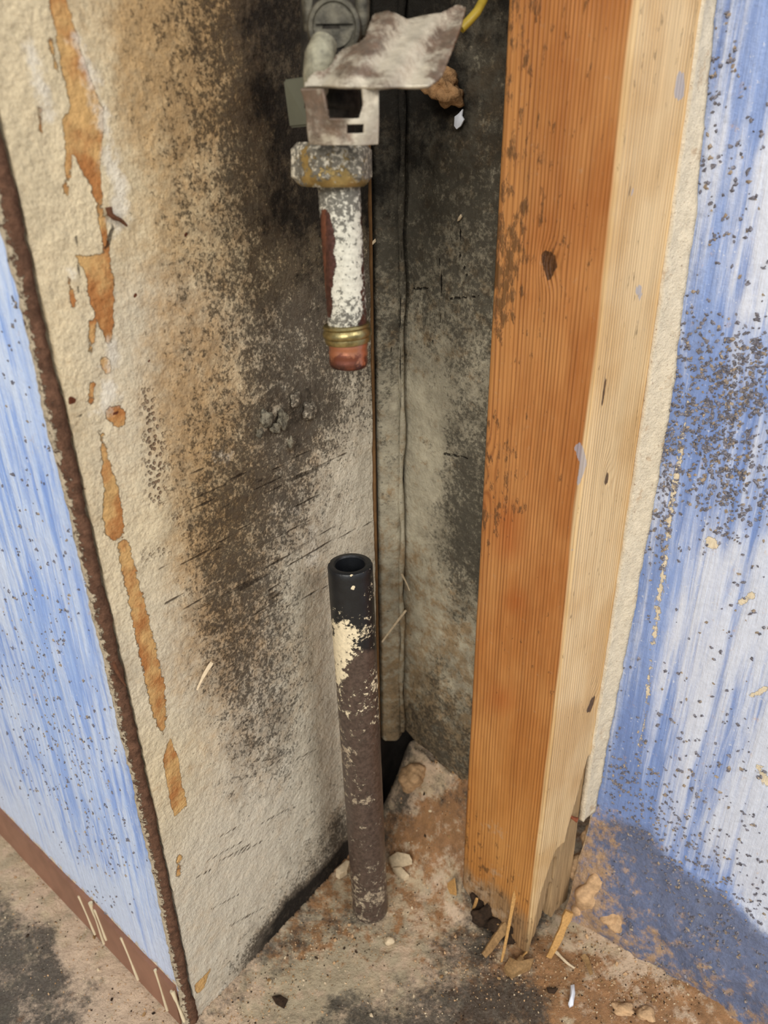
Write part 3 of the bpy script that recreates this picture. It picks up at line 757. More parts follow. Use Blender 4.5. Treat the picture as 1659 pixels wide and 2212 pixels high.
# brown band
bbm = grid_wall('baseboard_left', (LW0[0] + dV[0] * .006, LW0[1] + dV[1] * .006), dV, nV, None, .61, .0, .033, .0035,
                lambda S, Z: .0021 + .0003 * fbm(S * 30, Z * 30, 2, 4), MAT['brownpaint'], .001)
bbm['kind'] = 'structure'
drips = [((170, 1935), (215, 2050)), ((195, 1950), (238, 2085)), ((205, 1965), (230, 2030)), ((262, 2025), (305, 2140)), ((335, 2095), (365, 2195)), ((372, 2140), (398, 2206))]
for i, (a_, b_) in enumerate(drips):
    pn = (LW0[0] + nV[0] * .0022, LW0[1] + nV[1] * .0022, 0)
    A_ = at_plane(*a_, pn, (nV[0], nV[1], 0)); B_ = at_plane(*b_, pn, (nV[0], nV[1], 0))
    B_.z = max(B_.z, .002)
    pts = [A_.lerp(B_, k / 8) for k in range(9)]
    d_ = tube('paint_drip', pts, [.0008 * (1.1 - .35 * math.sin(k * .5)) * (1.5 if i in (1, 5) and k < 3 else 1) for k in range(8)] + [.0009], MAT['drip'], bbm, 8, .1, seed=i)

# ---- end of the recess: narrow board, brown paper edge, mouldy board
def d_back(S, Z): return .0022 * fbm(S * 40, Z * 40, 4, 41) + .0009 * fbm(S * 200, Z * 200, 4, 42)
wb = grid_wall('wall_back', Ka, dW, nW, None, .098, .06, .72, .0015, d_back, MAT['back'], .012,
               z0f=lambda S: .078 - S * .3 + .006 * fbm(S * 90, S * 0, 3, 44))
wb['kind'] = 'structure'
def paint_back(o):
    P = coords(o); U, V = proj(P)
    ys = [0, 200, 330, 430, 550, 650, 750, 850, 950, 1050, 1150, 1250, 1350, 1450, 1550, 1650]
    xs = [800, 840, 890, 940, 990, 1040]
    mo = table(ys, xs, [
        [1, 1, 1, 1, .97, .9], [1, 1, 1, 1, .95, .85], [.95, 1, .9, .92, .85, .8], [.85, .95, .8, .78, .74, .75], [.72, .85, .75, .72, .66, .72], [.68, .7, .6, .68, .7, .72],
        [.6, .68, .38, .5, .6, .55], [.5, .5, .25, .3, .5, .55], [.4, .42, .22, .25, .68, .7], [.35, .35, .2, .3, .8, .75], [.3, .35, .2, .5, .85, .8],
        [.25, .3, .2, .3, .75, .8], [.2, .22, .2, .18, .4, .5], [.2, .25, .3, .55, .35, .3], [.2, .3, .65, .7, .55, .4], [.3, .4, .7, .8, .7, .5]])
    attr(o, 'mould_shade', field(U, V, mo, 32, 62))
    oc = field(U, V, [(890, 500, .2), (880, 700, .35), (900, 900, .1), (840, 1000, .3), (880, 1300, .45), (850, 1450, .6), (900, 1560, .85), (950, 1600, .7), (980, 1500, .5), (900, 1430, .5), (980, 1100, .1), (900, 200, .5), (960, 640, .3)], 60, 90)
    attr(o, 'ochre', oc)
    attr(o, 'crack', strokes(U, V, [[(868, 330, 1.2), (866, 600, 1), (864, 760, 1.5), (866, 900, 1)], [(895, 624, 3), (925, 622, 2.5)], [(972, 645, 3), (1035, 640, 2)], [(950, 560, 2), (955, 640, 2.5), (952, 700, 1.5)], [(1000, 460, 1.5), (990, 540, 2), (1010, 600, 1.5)], [(848, 745, 2), (842, 770, 1)], [(960, 980, 3), (1010, 990, 2)], [(940, 760, 1), (935, 735, 2)]], 6))
paint_back(wb)

xs0 = at(812, 1000, .383); xs1 = at(868, 1000, .386)
stp = grid_wall('trim_2', (xs0.x, .383), ((xs1.x - xs0.x) / .02, 0), (0, -1), None, .02, .0, .72, .0015,
                lambda S, Z: .001 * fbm(S * 60, Z * 60, 3, 51) + .0006 * fbm(S * 220, Z * 220, 3, 52) - .0025 * sstep(S, .017, .02) - .002 * (1 - sstep(S, 0, .002)), MAT['back'], .010,
                z0f=lambda S: .072 + .003 * sstep(S, .014, .02) + .003 * (1 - sstep(S, 0, .005)))
stp['kind'] = 'structure'; paint_back(stp)
# corner fillet line between narrow board and mouldy board
fil = [Vector((at(868, 1000, .383).x + .0006 * math.sin(z * 90), .3835, z)) for z in np.linspace(.08, .72, 60)]
fo = tube('trim_3', fil, [.0016 * (1 + .3 * math.sin(i * 1.7)) for i in range(60)], MAT['back'], None, 8, .25); fo['kind'] = 'structure'; paint_back(fo)
# brown paper edge
pe = tube('trim_4', [Vector((at(806, 1000, .378).x, .3785, z)) for z in np.linspace(.04, .72, 30)], .0016, MAT['paper'], None, 6, .15); pe['kind'] = 'structure'
# dark backing behind, closing the void
bk = grid_wall('wall_rear', (-.12, .52), (1, 0), (0, -1), None, .30, -.004, .72, .01, lambda S, Z: .004 * fbm(S * 30, Z * 30, 3, 61), MAT['black'], .01); bk['kind'] = 'structure'
b2 = grid_wall('wall_void', (CE[0], CE[1]), dU, nU, lambda z: .002 + 0 * z, .16, -.004, .72, .006, lambda S, Z: -.004 + .002 * fbm(S * 50, Z * 50, 3, 62), MAT['black'], .006); b2['kind'] = 'structure'

# ---- right room wall (blue) with swollen foot, cream plaster edge
def d_right(S, Z):
    foot = .017 * (1 - sstep(Z, .0, .082)) ** 1.2 * (1 + .5 * fbm(S * 25, Z * 25, 3, 72))
    return foot + .006 * (1 - sstep(Z, .04, .09)) * fbm(S * 50, Z * 60, 4, 77) + .0016 * fbm(S * 22, Z * 14, 4, 71) + .0006 * fbm(S * 190, Z * 60, 3, 73) + .0022 * (1 - sstep(Z, .02, .10)) * fbm(S * 110, Z * 110, 4, 74)
def s0r(z): return np.interp(z, [0, .08, .25, .32, .41, .47, .72], [.0005, .001, .005, .0062, .003, -.001, -.004]) + .0016 * fbm(np.asarray(z) * 45, np.asarray(z) * 0 + 2.2, 4, 86)
wr = grid_wall('wall_right', BR, dR, nV, lambda z: s0r(z), .42, -.004, .72, .0016, d_right, MAT['blue_r'], .011)
wr['kind'] = 'structure'
def paint_right(o):
    P = coords(o); U, V = proj(P)
    S = (P[:, 0] - BR[0]) * dR[0] + (P[:, 1] - BR[1]) * dR[1]
    wh = field(U, V, [(1580, 80, .45), (1620, 200, .55), (1580, 350, .7), (1640, 450, .75), (1560, 500, .6), (1600, 620, .7), (1500, 550, .4), (1520, 700, .35), (1600, 780, .3), (1640, 850, .25), (1560, 900, .2), (1500, 850, .2),
        (1600, 1050, .35), (1640, 1000, .5), (1540, 1080, .4), (1480, 1150, .6), (1560, 1250, .7), (1620, 1300, .75), (1500, 1350, .7), (1440, 1250, .3), (1420, 1400, .45), (1600, 1450, .75), (1500, 1500, .72), (1420, 1550, .4), (1380, 1600, .4),
        (1360, 1720, .2), (1450, 1700, .4), (1550, 1650, .7), (1640, 1700, .9), (1600, 1850, .95), (1640, 1950, .9), (1500, 1750, .65), (1480, 1830, .4), (1400, 1800, .1), (1550, 1950, .15), (1400, 1950, .05), (1600, 2050, .1), (1500, 2100, .2)], 50, 75)
    wh = wh * (1 - .75 * poly_m(U, V, [(1262, 1780), (1330, 1765), (1400, 1790), (1440, 1850), (1500, 1895), (1560, 1925), (1620, 1985), (1700, 2060), (1700, 2240), (1240, 2240)], 20)) + .12
    wh = np.maximum(wh, strokes(U, V, [[(1465, 650, 5), (1480, 780, 9), (1486, 855, 7)], [(1530, 0, 5), (1500, 350, 6), (1470, 560, 4)]], 12))
    attr(o, 'white', wh * .84 * (1 - .45 * np.clip(1 - S / .03, 0, 1)))
    cr = strokes(U, V, [[(1484, 868, 5), (1470, 980, 6), (1452, 1080, 6), (1440, 1180, 6), (1428, 1260, 6), (1412, 1390, 5)], [(1408, 1400, 3), (1400, 1500, 3), (1385, 1600, 3), (1375, 1680, 2)],
        [(1600, 1300, 9), (1625, 1285, 8)], [(1625, 1500, 6), (1659, 1485, 8)], [(1530, 1170, 12), (1545, 1180, 8)], [(1640, 1660, 8), (1659, 1690, 10)]], 18) * .9
    cr = np.maximum(cr, np.clip(1 - (S - s0r(P[:, 2])) / .0022, 0, 1) * .8)
    attr(o, 'cream', cr)
    low = 1 - sstep(P[:, 2], .03, .085)
    di = np.maximum(low * field(U, V, [(1300, 1850, .8), (1400, 1850, .75), (1500, 1900, .7), (1600, 1980, .6), (1450, 1980, .6), (1350, 2000, .6), (1550, 2080, .6), (1650, 2120, .55), (1420, 2060, .5)], 70, 70), .32 * np.clip(1 - S / .03, 0, 1))
    attr(o, 'dirt', np.maximum(di, poly_m(U, V, [(1262, 1780), (1330, 1765), (1400, 1790), (1440, 1850), (1500, 1895), (1560, 1925), (1620, 1985), (1700, 2060), (1700, 2240), (1240, 2240)], 26) * .85))
    tn = field(U, V, [(1250, 1800, .95), (1290, 1830, .75), (1280, 1900, .85), (1290, 1960, .8), (1350, 1930, .25), (1400, 1900, .1), (1330, 2040, .75), (1420, 2110, .8), (1500, 2160, .65), (1600, 2212, .55), (1350, 1990, .4), (1480, 2050, .2), (1600, 2100, .15), (1600, 1900, .0), (1350, 1780, .1), (1300, 1700, .15), (1400, 1700, .0), (1500, 1600, 0), (1500, 300, 0), (1300, 1780, .7), (1659, 2000, .1)], 55, 60)
    attr(o, 'tan', tn * (1 - sstep(P[:, 2], .07, .11)))
paint_right(wr)
# cream plaster thickness seen beside the stud
ce = grid_wall('trim_5', (BF.x - dU[0] * .004, BF.y - dU[1] * .004), (dU[0], dU[1]), (nU[0] * -1, nU[1] * -1), None, .0155, .055, .72, .0012,
               lambda S, Z: .0010 * fbm(S * 90, Z * 90, 4, 81) + .0006 * fbm(S * 300, Z * 300, 3, 82), MAT['cream'], .001)
bpy.data.objects.remove(ce)
def plaster_edge():
    nz, nl = 460, 9; vs_ = []; fs = []
    # a ragged rounded bead from the stud's far edge to the blue face
    a = Vector((BF.x, BF.y, 0)); b = Vector((BR[0], BR[1], 0)) + Vector((nV[0], nV[1], 0)) * .0008 + Vector((dR[0], dR[1], 0)) * .0018
    out = (Vector((-dR[0], -dR[1], 0)) * -.0)
    for i in range(nz):
        z = .078 + (.72 - .078) * i / (nz - 1)
        b2_ = b + Vector((dR[0], dR[1], 0)) * float(s0r(np.array([z]))[0])
        for k in range(nl):
            t = k / (nl - 1)
            p = a.lerp(b2_, t) + Vector((nU[0], nU[1], 0)) * (-.0006 * math.sin(math.pi * t) + .0014 * float(fbm(np.array([z * 150.]), np.array([t * 2.2]), 4, 83)[0]) + .001)
            pass
            vs_.append((p.x, p.y, z))
    for i in range(nz - 1):
        for k in range(nl - 1): fs.append((i * nl + k, i * nl + k + 1, (i + 1) * nl + k + 1, (i + 1) * nl + k))
    o = mesh_obj('trim_5', vs_, fs, MAT['cream'], kind='structure')
    s = o.modifiers.new('thick', 'SOLIDIFY'); s.thickness = .003; s.offset = -1
    return o
plaster_edge()

# grit in the blue paint
def wall_grit(wall, clusters, n, p0, d, nrm, disp, mats, cols, szr, seed, name='grit'):
    r = np.random.default_rng(seed); pts = []; sz = []
    tot = sum(c[4] for c in clusters)
    for (u, v, ru, rv, w) in clusters:
        for k in range(int(n * w / tot)):
            uu = u + r.normal() * ru; vv = v + r.normal() * rv
            s, P = s_for(uu, vv, p0, d, nrm)
            if s < .002 or s > .4 or P.z < .001: continue
            dd = float(disp(np.array([s]), np.array([P.z]))[0])
            m = 1 + (r.random() < .4) * r.integers(1, 4)
            for q in range(m):
                s2 = s + r.normal() * .0009 * (q > 0); z2 = P.z + r.normal() * .0009 * (q > 0)
                pts.append((p0[0] + d[0] * s2 + nrm[0] * dd, p0[1] + d[1] * s2 + nrm[1] * dd, z2)); sz.append(r.uniform(*szr))
    return scatter(name, np.array(pts), None, sz, mats, wall, seed, cols)
wall_grit(wr, [(1560, 880, 60, 80, 5), (1620, 780, 40, 50, 1.6), (1600, 1050, 45, 55, 2), (1440, 960, 22, 80, 2.4), (1530, 1000, 30, 60, 1.5), (1420, 1150, 22, 60, .8), (1520, 750, 40, 50, .6), (1530, 100, 40, 100, .8), (1560, 300, 60, 150, .6), (1550, 500, 60, 120, .5),
    (1390, 1750, 60, 60, 2.0), (1480, 1850, 70, 50, 1.4), (1330, 1680, 25, 50, .7), (1550, 1980, 60, 50, 1.6), (1450, 1600, 90, 140, .9), (1550, 1300, 70, 150, .5), (1560, 1700, 60, 80, .5), (1500, 2000, 100, 80, 1.6)],
    2300, BR, dR, nV, d_right, [MAT['grit'], MAT['grit_tan']], [.82, .18], (.0005, .00135), 5)
wall_grit(wall_left, [(60, 1150, 50, 120, 1), (110, 1350, 60, 80, 1.2), (120, 1600, 60, 60, 2.2), (170, 1700, 60, 60, 2), (60, 1480, 60, 80, 1.4), (230, 1850, 40, 60, 1.2), (60, 900, 60, 150, .7), (200, 1960, 60, 60, .7), (30, 700, 40, 100, .3)],
    520, LW0, dV, nV, d_out, [MAT['grit'], MAT['grit_tan']], [.75, .25], (.0004, .0011), 6)

# mortar lumps at the foot of the right wall, beside the stud
for i, (u, v, y, r, rot, sd) in enumerate([(1290, 1925, .300, (.013, .009, .016), .3, 1), (1292, 1805, .318, (.010, .007, .010), .1, 2), (1262, 1870, .312, (.009, .007, .012), .5, 3), (1252, 1960, .300, (.007, .006, .009), .2, 4), (1330, 1980, .288, (.010, .007, .007), .8, 5)]):
    lump('mortar_lump', at(u, v, y + .006), r, MAT['tanlump'], sd, .16, 4, (0, .2, rot), wr)

# ------------------------------------------------------------------ timber stud
def build_stud():
    e1 = Vector((TIP.x - AF.x, TIP.y - AF.y, 0)); wA = e1.length; e1.normalize()
    e2 = Vector((-e1.y, e1.x, 0)); 
    if e2.y < 0: e2 = -e2
    wB = (Vector((BF.x, BF.y, 0)) - Vector((TIP.x, TIP.y, 0))).dot(e2) + .001
    print('stud widths', wA, wB, 'e2', e2)
    M = Matrix(((e1.x, e2.x, 0, AF.x), (e1.y, e2.y, 0, AF.y), (0, 0, 1, 0), (0, 0, 0, 1)))
    Mi = M.inverted()
    root = thing('timber_stud', 'orange-brown pine stud with pale right side and a rotten broken foot', 'timber')
    # outline around the section, from far-left back, front face, side face, back
    nA, nB, nz = 70, 54, 330
    sec = [(wA * i / nA, 0, 'A') for i in range(nA + 1)] + [(wA, wB * j / nB, 'B') for j in range(1, nB + 1)]
    sec += [(wA * (1 - i / 6), wB, 'C') for i in range(1, 7)] + [(0, wB * (1 - j / 6), 'D') for j in range(1, 6)]
    # lower profile from the photograph, turned into heights on each face
    oA = Vector((AF.x, AF.y, 0)); nA_ = -e2; nB_ = e1
    pa = [(990, 1960), (1003, 1962), (1012, 1938), (1030, 1936), (1046, 1950), (1050, 1972), (1064, 1978), (1074, 1990), (1078, 1998), (1094, 2003), (1104, 2024), (1112, 2030), (1114, 2050), (1126, 2056), (1139, 2068)]
    pb = [(1140, 2068), (1150, 2050), (1162, 2020), (1172, 1990), (1180, 1985), (1184, 1955), (1190, 1965), (1196, 1990), (1204, 1972), (1214, 1965), (1228, 1950)]
    def prof(px, org, n, e):
        out = []
        for (u, v) in px:
            P = at_plane(u, v, org, n); out.append(((P - Vector((org[0], org[1], 0))).dot(e), max(P.z, .0012)))
        out.sort(); return np.array([o[0] for o in out]), np.array([o[1] for o in out])
    ax, az = prof(pa, (AF.x, AF.y, 0), nA_, e1); bx, bz = prof(pb, (TIP.x, TIP.y, 0), nB_, e2)
    rr = random.Random(4)
    zb = []
    for x, y, t in sec:
        if t == 'A': z = float(np.interp(x, ax, az)) + rr.uniform(-.0008, .0008)
        elif t == 'B': z = float(np.interp(y, bx, bz)) + rr.uniform(-.001, .001)
        else: z = .008 + rr.uniform(0, .006)
        zb.append(max(z, .0008))
    zs = np.concatenate([np.linspace(0, .14, 130)[:-1], np.linspace(.14, .72, nz - 129)])
    verts = []; ch = .0009
    tt = zs / .72
    # mask for the broken-away strip on the pale face (in face coordinates)
    for zi, z in enumerate(zs):
        for (x, y, t), z0 in zip(sec, zb):
            zz = z0 + (.72 - z0) * tt[zi]
            verts.append([x, y, zz])
    verts = np.array(verts)
    n = len(sec)
    side = np.tile(np.array([{'A': 0, 'B': 1, 'C': 2, 'D': 3}[s[2]] for s in sec]), len(zs))
    wv = verts @ np.array([[e1.x, e1.y, 0], [e2.x, e2.y, 0], [0, 0, 1]]) + np.array([AF.x, AF.y, 0])
    U, V = proj(wv)
    brk = poly_m(U, V, [(1272, 1635), (1262, 1670), (1246, 1730), (1228, 1790), (1222, 1820), (1202, 1838), (1190, 1870), (1172, 1925), (1160, 1975), (1148, 2040), (1130, 2120), (1330, 2120), (1330, 1600)], 4) * (side == 1)
    verts[:, 0] -= brk * (.0022 + .001 * fbm(verts[:, 1] * 300, verts[:, 2] * 40, 3, 91))
    fissure = strokes(U, V, [[(1196, 1915, 1.5), (1190, 1960, 5), (1186, 1990, 9)], [(1200, 1900, 1), (1207, 1860, 1)]], 5) * (side == 1)
    verts[:, 0] -= fissure * .006
    # worn arrises and gentle surface waviness
    cA = (side == 0); cB = (side == 1)
    verts[cA, 1] += .0005 * fbm(verts[cA, 0] * 90, verts[cA, 2] * 12, 3, 92)
    k = np.clip(1 - (wA - verts[:, 0]) / .0025, 0, 1) * cA; verts[:, 1] += .0004 * k ** 2
    k = np.clip(1 - verts[:, 1] / .0025, 0, 1) * cB; verts[:, 0] -= .0004 * k ** 2
    k = np.clip(1 - verts[:, 0] / .0025, 0, 1) * cA; verts[:, 1] += .0012 * k ** 2
    faces = []
    for i in range(len(zs) - 1):
        for j in range(n):
            j2 = (j + 1) % n; faces.append([i * n + j, i * n + j2, (i + 1) * n + j2, (i + 1) * n + j])
    faces.append([(len(zs) - 1) * n + j for j in range(n)])
    nb = len(verts)
    # hollow foot: shell lip then dark cavity
    cx, cy = wA * .5, wB * .5
    lip = [[cx + (verts[j][0] - cx) * .86, cy + (verts[j][1] - cy) * .86, verts[j][2] + .002] for j in range(n)]
    top = [[cx + (verts[j][0] - cx) * .70, cy + (verts[j][1] - cy) * .70, .05] for j in range(n)]
    allv = verts.tolist() + lip + top
    mi = [0] * len(faces)
    for j in range(n):
        j2 = (j + 1) % n
        faces.append([nb + j, nb + j2, j2, j]); mi.append(0)
        faces.append([nb + n + j, nb + n + j2, nb + j2, nb + j]); mi.append(1)
    faces.append([nb + n + j for j in range(n)][::-1]); mi.append(1)
    o = mesh_obj('post', allv, faces, [MAT['wood'], MAT['dark']])
    o.data.polygons.foreach_set('material_index', mi)
    o.data.set_sharp_from_angle(angle=math.radians(55))
    o.matrix_world = M; o.parent = root; o.matrix_parent_inverse = Matrix.Identity(4)
    av = np.array(allv); wv = av @ np.array([[e1.x, e1.y, 0], [e2.x, e2.y, 0], [0, 0, 1]]) + np.array([AF.x, AF.y, 0])
    U, V = proj(wv)
    sd = np.concatenate([side, side[:n], side[:n]])
    sap = np.where(sd == 0, np.clip(.75 - (wA - av[:, 0]) / .008, 0, 1), 1.0)
    sap = np.where(sd == 3, 0, sap)
    attr(o, 'sap', sap)
    A = (sd == 0)
    attr(o, 'grey', np.maximum(np.concatenate([brk, brk[:n] * 0 + .6, brk[:n] * 0 + .6]) * .85, np.maximum(
        strokes(U, V, [[(985, 1840, 14), (1000, 1920, 40)], [(1040, 1940, 46), (1090, 1985, 44), (1120, 2030, 40), (1135, 2060, 30)]], 60) * .85,
        strokes(U, V, [[(1300, 1640, 1), (1275, 1780, 3)]], 6) * 0) * (av[:, 2] < .12)))
    attr(o, 'dust', strokes(U, V, [[(990, 1920, 8), (1050, 1935, 14), (1010, 1900, 10)], [(1060, 1965, 10), (1100, 1990, 8)], [(1050, 1780, 3), (1080, 1800, 2)], [(1060, 1880, 4), (1078, 1885, 3)]], 40) * .8)
    attr(o, 'red', strokes(U, V, [[(1098, 1120, 26), (1100, 1180, 22)], [(1115, 1300, 14)], [(1080, 1510, 20)], [(1035, 1080, 10)]], 50) * .9 * A)
    attr(o, 'dirt', field(U, V, [(1060, 60, .4), (1100, 30, .35), (1080, 200, .25), (1060, 400, .35), (1090, 300, .28), (1065, 470, .6), (1055, 560, .6), (1045, 610, .55), (1100, 380, .35), (1130, 150, .3), (1150, 100, .2), (1200, 200, .15), (1250, 100, .12), (1120, 400, .15), (1180, 620, .15), (1040, 800, .12), (1200, 900, .05), (1150, 1300, .05), (1100, 1700, .0), (1030, 1000, .3), (1000, 1850, .25), (1300, 300, .05), (1320, 700, .05), (1330, 1200, .08)], 50, 80) * np.where(sd == 0, 1, .6))
    attr(o, 'knot', np.maximum(strokes(U, V, [[(1182, 552, 13), (1188, 572, 17), (1186, 600, 5)], [(1170, 545, 5)], [(1196, 556, 5)], [(1026, 1018, 9), (1040, 1022, 6)], [(1012, 1536, 5)], [(1165, 1800, 1)]], 14) * A,
        strokes(U, V, [[(1312, 1024, 3), (1309, 1044, 4)], [(1282, 1508, 4), (1272, 1535, 5)], [(1362, 412, 4)], [(1309, 815, 2), (1300, 880, 2)]], 6) * (sd == 1)))
    sw = 0
    for (ku, kv, kr, kz, s) in [(1030, 1020, 26, 50, 1.6), (1186, 570, 24, 45, .6), (1311, 1034, 14, 45, .8), (1278, 1520, 14, 45, .8)]:
        sw = sw + s * np.exp(-(((U - ku) / kr) ** 2 + ((V - kv) / kz) ** 2))
    attr(o, 'swirl', sw)
    attr(o, 'bluep', strokes(U, V, [[(1250, 965, 10), (1260, 1000, 8), (1248, 1050, 3)], [(1236, 1190, 3)], [(1378, 625, 8), (1384, 640, 4)], [(1365, 415, 4)], [(1470, 165, 8), (1468, 200, 12)], [(1475, 70, 7)], [(1450, 380, 4)]], 8))
    return root, o, e1, e2
stud, post, e1, e2 = build_stud()

# splinters still attached to the foot (parts of the stud)
for i, (a_, ya, b_, w, th, mt) in enumerate([
    ((1096, 1998), .292, (1042, 2062), .0062, .0022, 'weathered'), ((1114, 1918), .2895, (1084, 2074), .0022, .0012, 'splinter'),
    ((1228, 1972), .288, (1188, 2068), .0052, .0022, 'splinter'), ((1030, 1942), .300, (1021, 1968), .0020, .0010, 'splinter'),
    ((1140, 2052), .282, (1118, 2078), .0012, .0008, 'splinter'), ((1132, 2058), .282, (1127, 2082), .0010, .0006, 'splinter'), ((1076, 1996), .292, (1068, 2008), .0014, .0008, 'weathered')]):
    A_ = at(a_[0], a_[1], ya); B_ = at_z(b_[0], b_[1], .002)
    s_ = sliver('splinter', A_, B_, w, th, MAT[mt], None, i, .6); adopt(stud, s_)
for i, (u, v, y, r3) in enumerate([(1036, 1978, .3085, (.006, .005, .011)), (1058, 1990, .303, (.011, .006, .011)), (1086, 2016, .298, (.010, .006, .010)), (1112, 2044, .2925, (.007, .005, .008))]):
    q = at(u, v, y); q.z = .005
    c_ = lump('hollow_shade', q, r3, MAT['dark'], 30 + i, .35, 4); adopt(stud, c_)  # dark lumps added to stand in for the shaded hollow under the foot
ns = tube('nail', [at(1222, 1758, .3065), at(1236, 1766, .3035), at(1248, 1772, .302)], [.0008, .0009, .0016], MAT['redrust'], None, 8); adopt(stud, ns)
for (p, q, r3) in [((1050, 310), (1110, 290), (1085, 335)), ((1062, 375), (1120, 398), (1095, 372)), ((1070, 470), (1100, 445), (1060, 500))]:
    pass

# ------------------------------------------------------------------ cut copper water pipe with its valve
PY = .282
def build_water_pipe():
    root = thing('water_pipe', 'cut copper water pipe hanging from a brass nut, crusted white and black', 'pipe', at(752, 800, PY))
    pt = at(732, 400, PY); pb = at(750, 690, PY); ax = (pb - pt).normalized()
    sc_ = .282 / FPX
    # pipe
    L = (pb - pt).length
    R = .0074
    pr = [(R, 0)] + [(R * (1 + .015 * math.sin(k * 2.1)), L * k / 60) for k in range(1, 60)] + [(R, L + .004)]
    pipe = lathe('pipe', pr, pt, ax, MAT['copperp'], None, 64)
    P = coords(pipe); U, V = proj(P)
    bare = strokes(U, V, [[(700, 455, 5), (704, 500, 16), (706, 580, 18), (706, 640, 10), (712, 680, 3)]], 16)
    dark = sstep(U, 770, 785)  # right side: shade painted in by thinning the crust
    attr(pipe, 'paint', np.clip(.93 - bare - .5 * dark - .25 * sstep(V, 680, 700), 0, 1)); attr(pipe, 'tarn', .5 + .5 * (np.abs(U - 699) > 6)); attr(pipe, 'soot', field(U, V, [(740, 420, .7), (740, 480, .55), (745, 560, .35), (750, 600, .2), (740, 650, .42), (745, 690, .6), (770, 500, .3)], 30, 40))  # untarnished line paints the orange highlight down the pipe
    # nut: chamfered hexagon
    n0 = at(716, 308, PY); n1 = at(718, 402, PY); axn = (n1 - n0).normalized(); Ln = (n1 - n0).length
    bm = bmesh.new(); a = axn.orthogonal().normalized()
    a = (Vector((1, -.25, 0)) - axn * Vector((1, -.25, 0)).dot(axn)).normalized(); b = axn.cross(a)
    rings = []
    for h, rh in ((0, .0112), (.0022, .0134), (Ln - .0030, .0138), (Ln - .0008, .0116), (Ln, .0106)):
        ring = []
        for k in range(72):
            th = 2 * math.pi * k / 72; hexr = .0128 / math.cos(((th + math.pi / 6) % (math.pi / 3)) - math.pi / 6)
            r = min(hexr, rh * 1.04)
            ring.append(bm.verts.new(n0 + axn * h + (a * math.cos(th) + b * math.sin(th)) * r))
        rings.append(ring)
    for A_, B_ in zip(rings[:-1], rings[1:]):
        for k in range(72): bm.faces.new((A_[k], A_[(k + 1) % 72], B_[(k + 1) % 72], B_[k]))
    bm.faces.new(rings[0][::-1]); bm.faces.new(rings[-1])
    bmesh.ops.subdivide_edges(bm, edges=[e for e in bm.edges if e.calc_length() > .01], cuts=10)
    nut = bm_obj('nut', bm, MAT['brass'], None, True, 22)
    P = coords(nut); U, V = proj(P)
    attr(nut, 'paint', np.clip(.72 - strokes(U, V, [[(668, 340, 8), (666, 395, 12)], [(742, 345, 4), (745, 390, 5)], [(650, 402, 4), (790, 404, 4)]], 50) * .6, 0, 1)); attr(nut, 'soot', .52 + .12 * sstep(U, 740, 790) + .15 * sstep(680, 640, U)); attr(nut, 'tarn', U * 0)
    # brass compression ring with beads
    r0 = at(748, 698, PY); r1 = at(752, 741, PY); ar = (r1 - r0).normalized(); Lr = (r1 - r0).length
    prof = [(.0072, 0), (.0086, .0003), (.0091, .0010), (.0086, .0018), (.0090, .0024), (.0094, .0034), (.0092, .0046), (.0087, .0051), (.0088, .0060), (.0084, Lr - .0004), (.0074, Lr)]
    cring = lathe('compression_ring', prof, r0, ar, MAT['brass_clean'])
    # bare cut end
    e0 = at(752, 738, PY); e1_ = at(753, 793, PY); ae = (e1_ - e0).normalized(); Le = (e1_ - e0).length
    end = lathe('pipe_end', [(.0074, 0)] + [(.0074 + .00012 * math.sin(k * 1.3), Le * k / 14) for k in range(1, 11)] + [(.0074, Le * .8), (.0072, Le * .9), (.0067, Le * .97), (.0060, Le), (.0052, Le - .0004), (.0050, Le - .004)], e0, ae, MAT['copper_end'])
    end['label'] = 'bare shiny copper end'
    # valve body above with slotted screw
    v0 = at(718, -60, PY + .012); v1 = at(716, 318, PY + .004)
    av = (v1 - v0).normalized(); Lv = (v1 - v0).length
    body = lathe('valve_body', [(.008, 0), (.0085, .005), (.0105, .008), (.0105, .030), (.0085, .034), (.0078, Lv * .62), (.0095, Lv * .68), (.0095, Lv * .78), (.0078, Lv * .8), (.0078, Lv)], v0, av, MAT['shademetal'], None, 40)
    c = at(722, 58, PY - .001); to = (CP - c).normalized()
    to = Vector((to.x * .6, -1, .05)).normalized()
    boss = lathe('valve_boss', [(.0088, -.012), (.0088, -.0015), (.0082, 0), (.0070, .0004), (.0066, -.0002), (.001, -.0002)], c, to, MAT['zinc'], None, 48)
    # slot as a groove between two half discs
    hs = []
    for s in (-1, 1):
        bm = bmesh.new(); a = Vector((1, .1, 0)); a = (a - to * a.dot(to)).normalized(); b = to.cross(a).normalized()
        ring = []
        for k in range(17):
            th = math.asin(.12) + (math.pi - 2 * math.asin(.12)) * k / 16
            ring.append(c + (a * math.cos(th) + b * math.sin(th) * s) * .0060)
        top = [bm.verts.new(p + to * .0009) for p in ring]; bot = [bm.verts.new(p - to * .0006) for p in ring]
        bm.faces.new(top); bm.faces.new(bot[::-1])
        for k in range(17): bm.faces.new((top[k], top[(k + 1) % 17], bot[(k + 1) % 17], bot[k]))
        hs.append(bm_obj('screw_head', bm, MAT['zinc'], None, False))
    lugs = []
    for (u0, v0_, u1, v1_, r) in [(668, 0, 674, 78, .0026), (783, 0, 782, 78, .0024)]:
        p = [at(u0 + (u1 - u0) * k / 6, v0_ + (v1_ - v0_) * k / 6, PY + .004) for k in range(7)]
        lugs.append(tube('lug', p, [r] * 6 + [r * .7], MAT['zinc'], None, 12))
